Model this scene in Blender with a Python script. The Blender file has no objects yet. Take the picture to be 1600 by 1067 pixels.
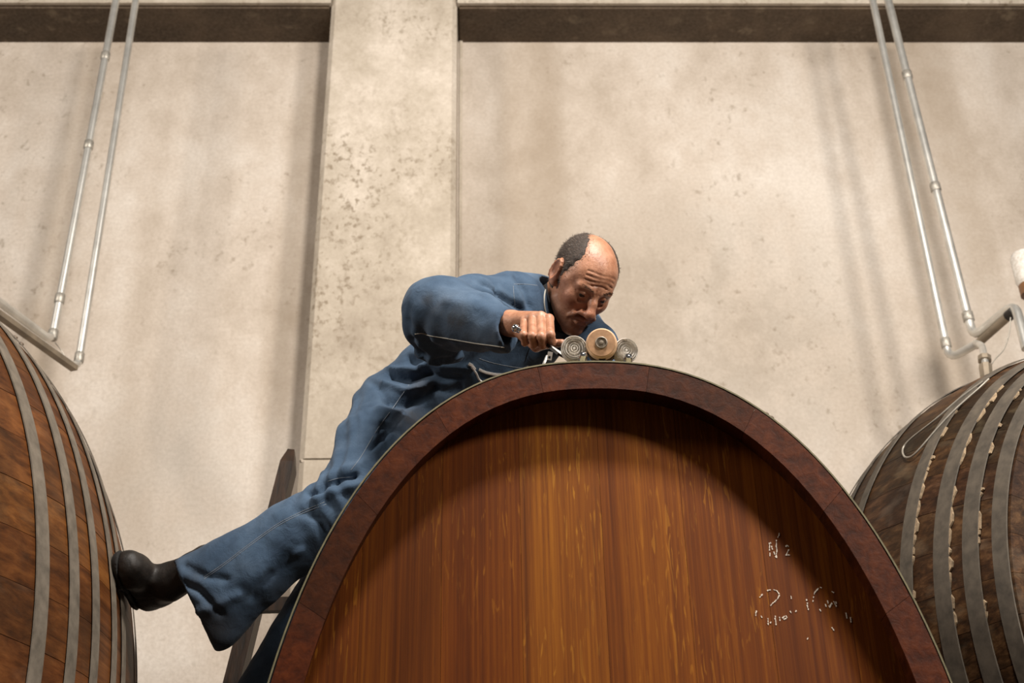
import bpy, math, random
import numpy as np
from math import sin, cos, pi, radians, sqrt, floor
from mathutils import Matrix, Vector
random.seed(7); RNG = np.random.default_rng(7)
S = bpy.context.scene; COL = S.collection

# ------------------------------------------------------------------ camera
FPX = 2000.0
CAM = np.array([0.0, 0.0, 1.6])
def cam_axes(th, roll, yaw):
    th, roll, yaw = map(radians, (th, roll, yaw))
    v = np.array([sin(yaw)*cos(th), cos(yaw)*cos(th), sin(th)])
    r = np.array([cos(yaw), -sin(yaw), 0.0]); u = np.cross(r, v)
    r2 = r*cos(roll) + u*sin(roll)
    return r2, np.cross(r2, v), v
AR, AU, AV = cam_axes(29.5, -1.1, 1.6)
cd = bpy.data.cameras.new('camera'); co = bpy.data.objects.new('camera', cd); COL.objects.link(co)
cd.sensor_width = 36; cd.lens = FPX/1600*36; cd.clip_start = .05
co.matrix_world = Matrix(((AR[0], AU[0], -AV[0], CAM[0]), (AR[1], AU[1], -AV[1], CAM[1]), (AR[2], AU[2], -AV[2], CAM[2]), (0, 0, 0, 1)))
S.camera = co
cd.dof.use_dof = True; cd.dof.focus_distance = 2.95; cd.dof.aperture_fstop = 5.0
def at(px, py, Y):                       # world point on the plane y = Y seen at that pixel of the photograph
    d = AV + AR*(px-800)/FPX - AU*(py-533.5)/FPX
    return CAM + d*(Y/d[1])
def project(P):
    P = np.asarray(P, float) - CAM; d = P@AV
    return np.stack([800+FPX*(P@AR)/d, 533.5-FPX*(P@AU)/d], -1)

# ------------------------------------------------------------------ light and exposure
S.view_settings.view_transform = 'Standard'; S.view_settings.look = 'None'
S.view_settings.gamma = 1; S.view_settings.use_curve_mapping = False
S.view_settings.exposure = 0.30
w = bpy.data.worlds.new('world'); S.world = w; w.use_nodes = True
w.node_tree.nodes['Background'].inputs[0].default_value = (1.0, .92, .84, 1)
w.node_tree.nodes['Background'].inputs[1].default_value = 0.045
def area(name, loc, to, power, size, col):
    l = bpy.data.lights.new(name, 'AREA'); l.energy = power; l.size = size; l.color = col; l.shape = 'DISK'
    o = bpy.data.objects.new(name, l); COL.objects.link(o); o.location = loc
    o.rotation_euler = (Vector(to)-Vector(loc)).to_track_quat('-Z', 'Y').to_euler(); return o
area('hall_lamp', (3.4, -.6, 5.0), (.3, 3.0, 3.0), 190, .85, (1.0, .925, .84))
area('hall_lamp', (-4.4, .3, 5.6), (.0, 4.0, 3.4), 150, 1.1, (1.0, .92, .83))
area('hall_lamp', (.7, .75, 5.75), (.2, 3.3, 3.3), 170, .55, (1.0, .94, .87))

# ------------------------------------------------------------------ node helpers
class NT:
    def __init__(s, name):
        s.m = bpy.data.materials.new(name); s.m.use_nodes = True; s.t = s.m.node_tree
        s.b = s.t.nodes['Principled BSDF']; s.L = s.t.links
        s.tc = s.n('ShaderNodeTexCoord')
    def n(s, typ, **kw):
        x = s.t.nodes.new(typ)
        for k, v in kw.items(): setattr(x, k, v)
        return x
    def ln(s, a, b): s.L.new(a, b)
    def mapping(s, scale, coord='Object', rot=(0, 0, 0), loc=(0, 0, 0)):
        x = s.n('ShaderNodeMapping'); x.inputs['Scale'].default_value = scale; x.inputs['Rotation'].default_value = rot
        x.inputs['Location'].default_value = loc; s.ln(s.tc.outputs[coord], x.inputs[0]); return x.outputs[0]
    def noise(s, vec, scale=5, detail=4, rough=.5, dist=0):
        x = s.n('ShaderNodeTexNoise'); x.inputs['Scale'].default_value = scale; x.inputs['Detail'].default_value = detail
        x.inputs['Roughness'].default_value = rough; x.inputs['Distortion'].default_value = dist
        if vec is not None: s.ln(vec, x.inputs['Vector'])
        return x.outputs[0]
    def ramp(s, fac, stops):
        x = s.n('ShaderNodeValToRGB'); e = x.color_ramp.elements
        while len(e) < len(stops): e.new(.5)
        for k, (p, c) in enumerate(stops):
            e[k].position = p; e[k].color = (c, c, c, 1) if not hasattr(c, '__len__') else tuple(c)+(1,)
        s.ln(fac, x.inputs[0]); return x.outputs[0]
    def mix(s, fac, a, b, mode='MIX'):
        x = s.n('ShaderNodeMix', data_type='RGBA', blend_type=mode)
        for v, i in ((fac, 0), (a, 6), (b, 7)):
            if hasattr(v, 'links') or hasattr(v, 'is_linked'): s.ln(v, x.inputs[i])
            elif i == 0: x.inputs[0].default_value = v
            else: x.inputs[i].default_value = (v if hasattr(v, '__len__') else (v, v, v))+(1,) if hasattr(v, '__len__') else (v, v, v, 1)
        return x.outputs[2]
    def math(s, op, a, b=0.0, clamp=False):
        x = s.n('ShaderNodeMath', operation=op, use_clamp=clamp)
        for v, i in ((a, 0), (b, 1)):
            if hasattr(v, 'is_linked'): s.ln(v, x.inputs[i])
            else: x.inputs[i].default_value = v
        return x.outputs[0]
    def bump(s, h, strength=.3, dist=.01, prev=None):
        x = s.n('ShaderNodeBump'); x.inputs['Strength'].default_value = strength; x.inputs['Distance'].default_value = dist
        s.ln(h, x.inputs['Height'])
        if prev is not None: s.ln(prev, x.inputs['Normal'])
        return x.outputs[0]
    def out(s, col=None, rough=None, metal=None, nrm=None):
        for v, k in ((col, 'Base Color'), (rough, 'Roughness'), (metal, 'Metallic'), (nrm, 'Normal')):
            if v is None: continue
            if hasattr(v, 'is_linked'): s.ln(v, s.b.inputs[k])
            else: s.b.inputs[k].default_value = tuple(v)+(1,) if hasattr(v, '__len__') else v
        return s.m

M = {}
def concrete(name, c0, c1, c2, blot, streak=False):
    t = NT(name)
    big = t.noise(t.mapping((1, 1, .55)), 1.5, 3, .55)
    mid = t.noise(t.mapping((1, 1, .8), loc=(3, 1, 2)), 7, 6, .65)
    fine = t.noise(t.mapping((1, 1, 1)), 60, 5, .7)
    col = t.ramp(t.math('ADD', t.math('MULTIPLY', big, .6), t.math('MULTIPLY', mid, .4)), [(.34, c0), (.5, c1), (.64, c2)])
    if streak:                                   # broad grey-brown damp patch and a spotted patch low on the left
        for (px, py), rad_, k_ in (((1040, 470), (1.15, 1, .75), .62), ((1230, 620), (.6, 1, .5), .4), ((250, 740), (.42, 1, .5), .35)):
            q = at(px, py, 4.9); mp_ = t.n('ShaderNodeMapping'); mp_.vector_type = 'POINT'; mp_.inputs['Scale'].default_value = tuple(1/r for r in rad_)
            mp_.inputs['Location'].default_value = tuple(-a/r for a, r in zip(q, rad_)); t.ln(t.tc.outputs['Object'], mp_.inputs[0])
            gl = t.n('ShaderNodeTexGradient', gradient_type='SPHERICAL'); t.ln(mp_.outputs[0], gl.inputs[0])
            f_ = t.math('MULTIPLY', t.ramp(gl.outputs[0], [(0.0, 0.0), (.7, 1.0)]), t.ramp(mid, [(.38, .35), (.58, 1.0)]))
            col = t.mix(t.math('MULTIPLY', f_, k_), col, (.27, .22, .165))
        # broad vertical bands, soft pipe shadows painted into the wall colour
        st = t.noise(t.mapping((1, 1, .04), loc=(.37, 0, 0)), 2.3, 2, .4)
        col = t.mix(t.ramp(st, [(.5, 0.0), (.66, .42)]), col, (.27, .205, .14))
    sp = t.noise(t.mapping((1, 1, .8), loc=(9, 2, 5)), blot[0], 4, .6)
    spm = t.math('MULTIPLY', t.ramp(sp, [(blot[1], 0.0), (blot[1]+.14, 1.0)]), t.ramp(t.noise(t.mapping((1, 1, 1), loc=(4, 4, 1)), 1.4, 2), [(.42, 0.0), (.6, blot[2])]))
    col = t.mix(spm, col, (.19, .145, .095))
    col = t.mix(t.ramp(fine, [(.3, .28), (.62, 0.0)]), col, (.23, .18, .13))
    n = t.bump(fine, .25, .004); n = t.bump(mid, .3, .012, n)
    return t.out(col, .93, 0, n)
M['wall'] = concrete('plastered concrete', (.40, .335, .27), (.53, .46, .39), (.62, .56, .495), (24, .60, .6), True)
M['pillar'] = concrete('cast concrete', (.29, .24, .185), (.44, .38, .305), (.60, .53, .45), (38, .53, .8))
M['beam'] = concrete('shade-dark concrete', (.038, .024, .013), (.065, .042, .024), (.12, .082, .05), (9, .55, .9))  # shade of the underside is put into this dark beam colour
M['floor'] = concrete('floor concrete', (.10, .08, .06), (.13, .1, .08), (.16, .13, .1), (9, .6, .5))

def head_wood():
    t = NT('oiled oak head boards')
    oi = t.n('ShaderNodeObjectInfo')
    off = t.n('ShaderNodeVectorMath', operation='ADD'); t.ln(t.tc.outputs['Object'], off.inputs[0])
    cmb = t.n('ShaderNodeCombineXYZ'); t.ln(t.math('MULTIPLY', oi.outputs['Random'], 7), cmb.inputs[0]); t.ln(t.math('MULTIPLY', oi.outputs['Random'], 11), cmb.inputs[2])
    t.ln(cmb.outputs[0], off.inputs[1])
    def mp(sc, rot=(0, 0, 0)):
        x = t.n('ShaderNodeMapping'); x.inputs['Scale'].default_value = sc; x.inputs['Rotation'].default_value = rot; t.ln(off.outputs[0], x.inputs[0]); return x.outputs[0]
    g = t.noise(mp((130, 6, 1.1)), 1, 7, .68, .35)
    g2 = t.noise(mp((14, 3, .5)), 1, 3, .5, .3)
    col = t.ramp(t.math('ADD', t.math('MULTIPLY', g, .62), t.math('MULTIPLY', g2, .38)), [(.33, (.055, .0125, .0013)), (.5, (.122, .032, .0028)), (.66, (.20, .063, .0045))])
    fl = t.noise(mp((120, 6, 11), (0, .10, 0)), 1, 2, .5, 1.3)            # medullary ray flecks
    fm = t.math('MULTIPLY', t.ramp(fl, [(.60, 0.0), (.66, .42)]), t.ramp(t.noise(mp((5, 2, 2.2)), 1, 1), [(.46, 0.0), (.6, 1.0)]))
    col = t.mix(fm, col, (.36, .15, .014))
    pores = t.noise(mp((300, 20, 14)), 1, 2, .6)
    col = t.mix(t.ramp(pores, [(.30, .45), (.42, 0.0)]), col, (.07, .02, .004))
    col = t.mix(1.0, col, oi.outputs['Color'], 'MULTIPLY')
    n = t.bump(g, .12, .003)
    t.b.inputs['Specular IOR Level'].default_value = .14
    return t.out(col, .5, 0, n)
M['head'] = head_wood()

def stave_wood(name, c0, c1, c2, dirt, rough=.6, grey=.3):
    t = NT(name)
    oi = t.n('ShaderNodeObjectInfo')
    off = t.n('ShaderNodeVectorMath', operation='ADD'); t.ln(t.tc.outputs['Object'], off.inputs[0])
    cmb = t.n('ShaderNodeCombineXYZ')
    for k in range(3): t.ln(t.math('MULTIPLY', oi.outputs['Random'], 13+k*5), cmb.inputs[k])
    t.ln(cmb.outputs[0], off.inputs[1])
    def mp(sc):
        x = t.n('ShaderNodeMapping'); x.inputs['Scale'].default_value = sc; t.ln(off.outputs[0], x.inputs[0]); return x.outputs[0]
    g = t.noise(mp((45, 2.2, 45)), 1, 6, .65, .3)
    col = t.ramp(g, [(.34, c0), (.5, c1), (.68, c2)])
    wet = t.noise(t.mapping((1, 1, 1)), 3.1, 5, .62)
    col = t.mix(t.ramp(wet, [(.42, 0.0), (.62, dirt)]), col, (.016, .009, .005))
    col = t.mix(t.ramp(t.noise(mp((18, 5, 18)), 1, 4), [(.55, 0.0), (.75, grey)]), col, (.2, .15, .1))
    col = t.mix(1.0, col, oi.outputs['Color'], 'MULTIPLY')
    n = t.bump(g, .35, .004)
    t.b.inputs['Specular IOR Level'].default_value = .12
    return t.out(col, rough, 0, n)
M['stave_left'] = stave_wood('brown oak staves', (.050, .017, .005), (.10, .034, .009), (.155, .058, .016), .6, .55, .1)
M['stave_right'] = stave_wood('weathered oak staves', (.015, .007, .0035), (.045, .020, .008), (.105, .052, .022), .97)
M['stave_main'] = stave_wood('red brown oak stave ends', (.030, .0065, .0018), (.052, .011, .0024), (.078, .018, .004), .35, .5, 0.0)

def metal(name, c, rough, met, var=.5, sc=30):
    t = NT(name)
    g = t.noise(t.mapping((1, 1, 1)), sc, 5, .6)
    col = t.ramp(g, [(.3, tuple(x*(1-var) for x in c)), (.6, c), (.8, tuple(min(1, x*(1+var*.5)) for x in c))])
    return t.out(col, rough, met, t.bump(g, .12, .002))
M['hoop'] = metal('dull galvanised hoop iron', (.185, .155, .12), .62, .25, .45, 24)
M['hoop_old'] = metal('brown old hoop iron', (.09, .072, .052), .75, .1, .5, 30)
M['coupling'] = metal('dull threaded coupling', (.42, .39, .34), .5, .6, .4, 80)
M['hoop_main'] = metal('greenish hoop iron', (.14, .12, .06), .7, .1, .4, 60)
M['pipe'] = metal('galvanised pipe', (.72, .70, .65), .36, .75, .25, 12)
M['pipe_dark'] = metal('dull old pipe', (.30, .245, .18), .5, .55, .4, 14)
M['chrome'] = metal('polished chrome', (.85, .85, .87), .12, 1.0, .05, 20)
M['steel_dark'] = metal('darkened steel', (.035, .032, .03), .38, .7, .4, 40)
M['zip'] = metal('silver zip metal', (.78, .76, .72), .35, .6, .15, 200)
M['wire'] = metal('grey wire', (.35, .32, .27), .5, .5, .2, 60)
M['rivet'] = metal('rivet iron', (.16, .12, .085), .6, .4, .3, 60)

def simple(name, c, rough=.7, met=0, var=.25, sc=40, bump=.1):
    t = NT(name); g = t.noise(t.mapping((1, 1, 1)), sc, 4, .6)
    col = t.ramp(g, [(.35, tuple(x*(1-var) for x in c)), (.65, c)])
    return t.out(col, rough, met, t.bump(g, bump, .002))
M['ladder'] = None
def ladder_wood():
    t = NT('old ladder wood'); g = t.noise(t.mapping((60, 60, 3)), 1, 5, .6, .2)
    col = t.ramp(g, [(.35, (.010, .005, .002)), (.6, (.036, .016, .006))])
    col = t.mix(t.ramp(t.noise(t.mapping((1, 1, 1)), 9, 3), [(.5, 0.0), (.7, .5)]), col, (.012, .007, .004))
    t.b.inputs['Specular IOR Level'].default_value = .25; return t.out(col, .5, 0, t.bump(g, .3, .003))
M['ladder'] = ladder_wood()
M['timber'] = simple('dark brown timber', (.085, .048, .025), .8)
M['deposit'] = simple('dried wine deposit', (.36, .26, .16), .95, 0, .5, 70, .6)
M['chalk'] = simple('white chalk', (.80, .70, .58), 1.0, 0, .4, 300, .2)
M['black_knit'] = simple('black undershirt knit', (.012, .011, .012), .9, 0, .3, 300, .4)
M['trim'] = simple('pale collar piping', (.50, .48, .42), .8)
M['thread'] = simple('grey blue thread', (.19, .22, .26), .8, 0, .3, 400, .3)
M['wood_disc'] = simple('tan wooden disc', (.47, .27, .145), .55, 0, .28, 90, .2)
M['disc_rim'] = simple('pale bevelled rim', (.62, .40, .24), .5, 0, .15, 90)
M['hub'] = simple('grey hub', (.27, .22, .17), .5, .3, .4, 160)
M['moss'] = simple('mossy grey plank', (.20, .165, .085), .85, 0, .5, 120, .5)
M['amber'] = simple('brown liquid', (.22, .10, .04), .4)
def glass():
    t = NT('clear cast glass'); b = t.b
    b.inputs['Transmission Weight'].default_value = .35; b.inputs['IOR'].default_value = 1.35
    g = t.noise(t.mapping((1, 1, 1)), 90, 3, .6)
    return t.out(t.ramp(g, [(.35, (.72, .66, .58)), (.65, (.95, .92, .87))]), .25, 0, t.bump(g, .3, .002))
M['glass'] = glass()

def cloth():
    t = NT('blue work cotton')
    fine = t.noise(t.mapping((1, 1, 1)), 420, 3, .7)
    mid = t.noise(t.mapping((1, 1, 1)), 9, 5, .6)
    col = t.ramp(mid, [(.32, (.034, .058, .096)), (.5, (.052, .086, .136)), (.7, (.08, .122, .182))])
    att = t.n('ShaderNodeAttribute', attribute_name='grime_shade')
    gr = t.math('MULTIPLY', att.outputs['Fac'], t.ramp(t.noise(t.mapping((1, 1, 1)), 14, 5, .65), [(.30, .25), (.55, 1.0)]))
    col = t.mix(gr, col, (.055, .052, .05))
    col = t.mix(t.ramp(fine, [(.32, .35), (.55, 0.0)]), col, (.03, .05, .085))
    n = t.bump(fine, .3, .0015)
    wr = t.noise(t.mapping((1, 1, 1)), 26, 3, .55, .8); n = t.bump(wr, .35, .008, n)
    t.b.inputs['Specular IOR Level'].default_value = .15; t.b.inputs['Sheen Weight'].default_value = .04; t.b.inputs['Sheen Roughness'].default_value = .5
    return t.out(col, .88, 0, n)
M['cloth'] = cloth()
def skin():
    t = NT('weathered skin'); b = t.b
    a = t.noise(t.mapping((1, 1, 1)), 38, 5, .65); p = t.noise(t.mapping((1, 1, 1)), 520, 2, .6)
    col = t.ramp(a, [(.3, (.29, .12, .064)), (.5, (.40, .188, .108)), (.72, (.50, .255, .16))])
    att = t.n('ShaderNodeAttribute', attribute_name='flush')
    col = t.mix(att.outputs['Fac'], col, (.33, .085, .045))
    st = t.n('ShaderNodeAttribute', attribute_name='stubble')
    col = t.mix(t.math('MULTIPLY', st.outputs['Fac'], t.ramp(p, [(.4, .75), (.6, .15)])), col, (.10, .06, .045))
    b.inputs['Subsurface Weight'].default_value = .12; b.inputs['Subsurface Radius'].default_value = (.012, .005, .003); b.inputs['Subsurface Scale'].default_value = .6
    n = t.bump(p, .22, .001); n = t.bump(t.noise(t.mapping((1, 1, 1)), 120, 5, .65), .5, .0025, n)
    b.inputs['Specular IOR Level'].default_value = .5
    return t.out(col, .42, 0, n)
M['skin'] = skin()
M['hair'] = simple('short dark greying hair', (.050, .030, .019), .7, 0, .8, 260, .9)
M['hair_blade'] = simple('greying hair', (.13, .092, .064), .6, 0, .9, 320)
M['eye'] = simple('dark eye', (.03, .018, .012), .15, 0, .2, 50, 0)
M['leather'] = simple('black worn leather', (.014, .009, .006), .6, 0, .6, 60, .8)
M['rubber'] = simple('black rubber sole', (.012, .011, .010), .75)
M['lace'] = simple('dark brown lace', (.055, .025, .015), .7)

# ------------------------------------------------------------------ object helpers
def prop(o, **k):
    for a, b in k.items():
        if b is not None: o[a] = b
    return o
def obj(name, verts, faces, m, parent=None, smooth=False, **kw):
    me = bpy.data.meshes.new(name)
    verts = np.asarray(verts, float)
    if isinstance(faces, np.ndarray):
        n = len(faces); me.vertices.add(len(verts)); me.vertices.foreach_set('co', verts.astype(np.float32).ravel())
        me.loops.add(n*4); me.loops.foreach_set('vertex_index', faces.astype(np.int32).ravel())
        me.polygons.add(n); me.polygons.foreach_set('loop_start', np.arange(0, 4*n, 4, dtype=np.int32))
        me.update(calc_edges=True)
    else:
        me.from_pydata([tuple(v) for v in verts], [], faces); me.update()
    if smooth:
        me.polygons.foreach_set('use_smooth', [True]*len(me.polygons))
        if len(me.polygons) < 4000: me.set_sharp_from_angle(angle=radians(42))
    if m is not None: me.materials.append(m)
    o = bpy.data.objects.new(name, me); COL.objects.link(o)
    if parent is not None: o.parent = parent; o.matrix_parent_inverse = Matrix.Translation(parent.location).inverted() if parent.parent is None else Matrix.Identity(4)
    return prop(o, **kw)
def thing(name, label, cat, loc=(0, 0, 0), group=None):
    o = bpy.data.objects.new(name, None); COL.objects.link(o); o.location = loc; o.empty_display_size = .05
    return prop(o, label=label, category=cat, group=group)
class MB:
    def __init__(s): s.v = []; s.f = []
    def add(s, v, f):
        k = len(s.v); s.v += [tuple(x) for x in v]; s.f += [tuple(i+k for i in q) for q in f]; return s
    def box(s, lo, hi, bev=0.0):
        (a, b, c), (d, e, g) = lo, hi
        if bev <= 0:
            v = [(x, y, z) for x in (a, d) for y in (b, e) for z in (c, g)]
            return s.add(v, [(0, 1, 3, 2), (4, 6, 7, 5), (0, 4, 5, 1), (2, 3, 7, 6), (0, 2, 6, 4), (1, 5, 7, 3)])
        import bmesh
        bm = bmesh.new(); bmesh.ops.create_cube(bm, size=1)
        for v in bm.verts: v.co = Vector(((a+d)/2+v.co.x*(d-a), (b+e)/2+v.co.y*(e-b), (c+g)/2+v.co.z*(g-c)))
        bmesh.ops.bevel(bm, geom=bm.edges[:], offset=bev, segments=2, affect='EDGES')
        bm.verts.index_update(); s.add([v.co[:] for v in bm.verts], [[v.index for v in f.verts] for f in bm.faces]); bm.free(); return s
    def prism(s, A, Bp, r0, r1, up=(0, 0, 1)):      # bar with rectangular section half sizes r0=(w,h) r1=(w,h)
        A, Bp = np.array(A, float), np.array(Bp, float); d = Bp-A; d /= np.linalg.norm(d)
        x = np.cross(d, up); x /= np.linalg.norm(x); y = np.cross(x, d); v = []
        for P, (w_, h_) in ((A, r0), (Bp, r1)):
            v += [P-x*w_-y*h_, P+x*w_-y*h_, P+x*w_+y*h_, P-x*w_+y*h_]
        return s.add(v, [(3, 2, 1, 0), (4, 5, 6, 7), (0, 1, 5, 4), (1, 2, 6, 5), (2, 3, 7, 6), (3, 0, 4, 7)])
    def tube(s, pts, r, n=10, caps=True):
        pts = [np.array(p, float) for p in pts]; r = r if hasattr(r, '__len__') else [r]*len(pts)
        T = [pts[min(i+1, len(pts)-1)]-pts[max(i-1, 0)] for i in range(len(pts))]; T = [t/np.linalg.norm(t) for t in T]
        u = np.cross(T[0], (0, 0, 1.)); u = u if np.linalg.norm(u) > .1 else np.cross(T[0], (1., 0, 0)); v = []; 
        for P, t, rr in zip(pts, T, r):
            u = u-t*(u@t); u /= np.linalg.norm(u); q = np.cross(t, u)
            v += [P+(u*cos(2*pi*k/n)+q*sin(2*pi*k/n))*rr for k in range(n)]
        f = [(i*n+k, i*n+(k+1) % n, (i+1)*n+(k+1) % n, (i+1)*n+k) for i in range(len(pts)-1) for k in range(n)]
        if caps: f += [tuple(range(n))[::-1], tuple((len(pts)-1)*n+k for k in range(n))]
        return s.add(v, f)
    def lathe(s, c, axis, prof, n=28):              # prof: (radius, height along axis)
        c, a = np.array(c, float), np.array(axis, float); a /= np.linalg.norm(a)
        u = np.cross(a, (0, 0, 1.)); u = u if np.linalg.norm(u) > .1 else np.cross(a, (1., 0, 0)); u /= np.linalg.norm(u); q = np.cross(a, u)
        v = [c+a*h+(u*cos(2*pi*k/n)+q*sin(2*pi*k/n))*r for r, h in prof for k in range(n)]
        f = [(i*n+k, i*n+(k+1) % n, (i+1)*n+(k+1) % n, (i+1)*n+k) for i in range(len(prof)-1) for k in range(n)]
        f += [tuple(range(n))[::-1], tuple((len(prof)-1)*n+k for k in range(n))]
        return s.add(v, f)
    def make(s, name, m, parent=None, smooth=False, **k): return obj(name, s.v, s.f, m, parent, smooth, **k)
def spline(pts, n=8):
    pts = [np.array(p, float) for p in pts]; P = [2*pts[0]-pts[1]]+pts+[2*pts[-1]-pts[-2]]; o = []
    for i in range(1, len(P)-2):
        for k in range(n):
            t = k/n; a, b, c, d = P[i-1:i+3]
            o.append(.5*((2*b)+(-a+c)*t+(2*a-5*b+4*c-d)*t*t+(-a+3*b-3*c+d)*t**3))
    return o+[pts[-1]]
def elbow(pts, r, n=6):                              # polyline with rounded corners
    pts = [np.array(p, float) for p in pts]; o = [pts[0]]
    for a, b, c in zip(pts, pts[1:], pts[2:]):
        u = (a-b)/np.linalg.norm(a-b); v = (c-b)/np.linalg.norm(c-b); A, C = b+u*r, b+v*r
        o += [(1-t)**2*A+2*t*(1-t)*b+t*t*C for t in np.linspace(0, 1, n)]
    return o+[pts[-1]]

# ------------------------------------------------------------------ implicit surfaces (smooth unions, surface nets)
class Field:
    def __init__(s, lo, hi, h):
        s.lo = np.array(lo, float); s.h = h; s.n = np.ceil((np.array(hi)-s.lo)/h).astype(int)+1
        s.F = np.full(s.n, .5, np.float32)
        s.ax = [(s.lo[k]+h*np.arange(s.n[k])).astype(np.float32) for k in range(3)]
    def sub(s, lo, hi):
        i0 = np.clip(np.floor((np.array(lo)-s.lo)/s.h).astype(int), 0, s.n); i1 = np.clip(np.ceil((np.array(hi)-s.lo)/s.h).astype(int)+1, 0, s.n)
        sl = tuple(slice(a, b) for a, b in zip(i0, i1))
        return sl, s.ax[0][sl[0]][:, None, None], s.ax[1][sl[1]][None, :, None], s.ax[2][sl[2]][None, None, :]
    def comb(s, sl, d, k, op):
        F = s.F[sl]
        if F.size == 0: return s
        if op == 'sub': F, d = -F, d
        hh = np.maximum(k-np.abs(F-d), 0)/k if k > 0 else 0
        r = np.minimum(F, d)-hh*hh*k*.25
        s.F[sl] = -r if op == 'sub' else r
        return s
    def cap(s, a, b, ra, rb, k=.02, op='add'):
        a, b = np.array(a, float), np.array(b, float); R = max(ra, rb)+k+3*s.h
        sl, X, Y, Z = s.sub(np.minimum(a, b)-R, np.maximum(a, b)+R); d = b-a; L = d@d+1e-12
        t = np.clip(((X-a[0])*d[0]+(Y-a[1])*d[1]+(Z-a[2])*d[2])/L, 0, 1).astype(np.float32)
        q = np.sqrt((X-a[0]-d[0]*t)**2+(Y-a[1]-d[1]*t)**2+(Z-a[2]-d[2]*t)**2)-(ra+(rb-ra)*t)
        return s.comb(sl, q.astype(np.float32), k, op)
    def chain(s, P, r, k=.02, op='add'):
        for i in range(len(P)-1): s.cap(P[i], P[i+1], r[i], r[i+1], k, op)
        return s
    def ell(s, c, r, k=.02, op='add', rot=None):
        c, r = np.array(c, float), np.array(r, float); R = r.max()+k+3*s.h
        sl, X, Y, Z = s.sub(c-R, c+R); P = [X-c[0], Y-c[1], Z-c[2]]
        if rot is not None: rot = np.asarray(rot); P = [sum(P[j]*rot[j, i] for j in range(3)) for i in range(3)]   # columns = local axes
        k0 = np.sqrt(sum((P[i]/r[i])**2 for i in range(3))); k1 = np.sqrt(sum((P[i]/r[i]**2)**2 for i in range(3)))+1e-6
        return s.comb(sl, (k0*(k0-1)/k1).astype(np.float32), k, op)
    def sph(s, c, r, k=.01, op='add'): return s.cap(c, c, r, r, k, op)
    def plane(s, p, n, k=.003):                      # keep the side where (x-p).n < 0
        n = np.array(n, float); n /= np.linalg.norm(n); sl, X, Y, Z = s.sub(s.lo, s.lo+s.n*s.h)
        return s.comb(sl, -((X-p[0])*n[0]+(Y-p[1])*n[1]+(Z-p[2])*n[2]).astype(np.float32), k, 'sub')
    def mesh(s, relax=1):
        F = s.F; nx, ny, nz = F.shape; neg = F < 0
        c = np.zeros((nx-1, ny-1, nz-1), np.uint8)
        for i in (0, 1):
            for j in (0, 1):
                for k in (0, 1): c += neg[i:nx-1+i, j:ny-1+j, k:nz-1+k]
        A = np.argwhere((c > 0) & (c < 8)); ids = np.full(c.shape, -1, np.int32); ids[tuple(A.T)] = np.arange(len(A))
        acc = np.zeros((len(A), 3)); cnt = np.zeros(len(A))
        cor = [(i, j, k) for i in (0, 1) for j in (0, 1) for k in (0, 1)]
        for a in cor:
            for ax in range(3):
                if a[ax]: continue
                b = list(a); b[ax] = 1
                f0 = F[A[:, 0]+a[0], A[:, 1]+a[1], A[:, 2]+a[2]]; f1 = F[A[:, 0]+b[0], A[:, 1]+b[1], A[:, 2]+b[2]]
                m = (f0 < 0) != (f1 < 0); t = np.where(m, f0/np.where(m, f0-f1, 1), 0)
                p = np.array(a, float)[None].repeat(len(A), 0); p[:, ax] += t
                acc[m] += p[m]; cnt[m] += 1
        V = s.lo+(A+acc/cnt[:, None])*s.h; Q = []
        for ax in range(3):
            o = [q for q in range(3) if q != ax]; n0 = neg
            sl0 = [slice(None)]*3; sl1 = [slice(None)]*3; sl0[ax] = slice(0, -1); sl1[ax] = slice(1, None)
            ch = neg[tuple(sl0)] != neg[tuple(sl1)]; E = np.argwhere(ch)
            E = E[(E[:, o[0]] > 0) & (E[:, o[1]] > 0) & (E[:, o[0]] < F.shape[o[0]]-1) & (E[:, o[1]] < F.shape[o[1]]-1)]
            def cell(d0, d1):
                C = E.copy(); C[:, o[0]] -= d0; C[:, o[1]] -= d1; return ids[tuple(C.T)]
            q = np.stack([cell(1, 1), cell(0, 1), cell(0, 0), cell(1, 0)], 1)
            inside = neg[tuple(E.T)]; fl = inside if ax != 1 else ~inside
            q[~fl] = q[~fl][:, ::-1]; Q.append(q)
        Q = np.concatenate(Q); Q = Q[(Q >= 0).all(1)]
        for _ in range(relax):
            acc = np.zeros_like(V); cnt = np.zeros(len(V))
            for i in range(4):
                np.add.at(acc, Q[:, i], V[Q[:, (i+1) % 4]]); np.add.at(cnt, Q[:, i], 1)
                np.add.at(acc, Q[:, i], V[Q[:, (i+3) % 4]]); np.add.at(cnt, Q[:, i], 1)
            V = np.where(cnt[:, None] > 0, V*.4+.6*acc/np.maximum(cnt, 1)[:, None], V)
        return V, Q
def normals(V, Q):
    n = np.cross(V[Q[:, 2]]-V[Q[:, 0]], V[Q[:, 3]]-V[Q[:, 1]]); N = np.zeros_like(V)
    for i in range(4): np.add.at(N, Q[:, i], n)
    return N/(np.linalg.norm(N, axis=1)[:, None]+1e-12)
def attr(o, name, val):
    a = o.data.attributes.new(name, 'FLOAT', 'POINT'); a.data.foreach_set('value', np.asarray(val, np.float32))
def segdist(P, poly):
    best = np.full(len(P), 1e9)
    for a, b in zip(poly[:-1], poly[1:]):
        a, b = np.array(a, float), np.array(b, float); d = b-a; t = np.clip(((P-a)@d)/(d@d+1e-12), 0, 1)
        best = np.minimum(best, np.linalg.norm(P-a-t[:, None]*d, axis=1))
    return best

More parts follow.
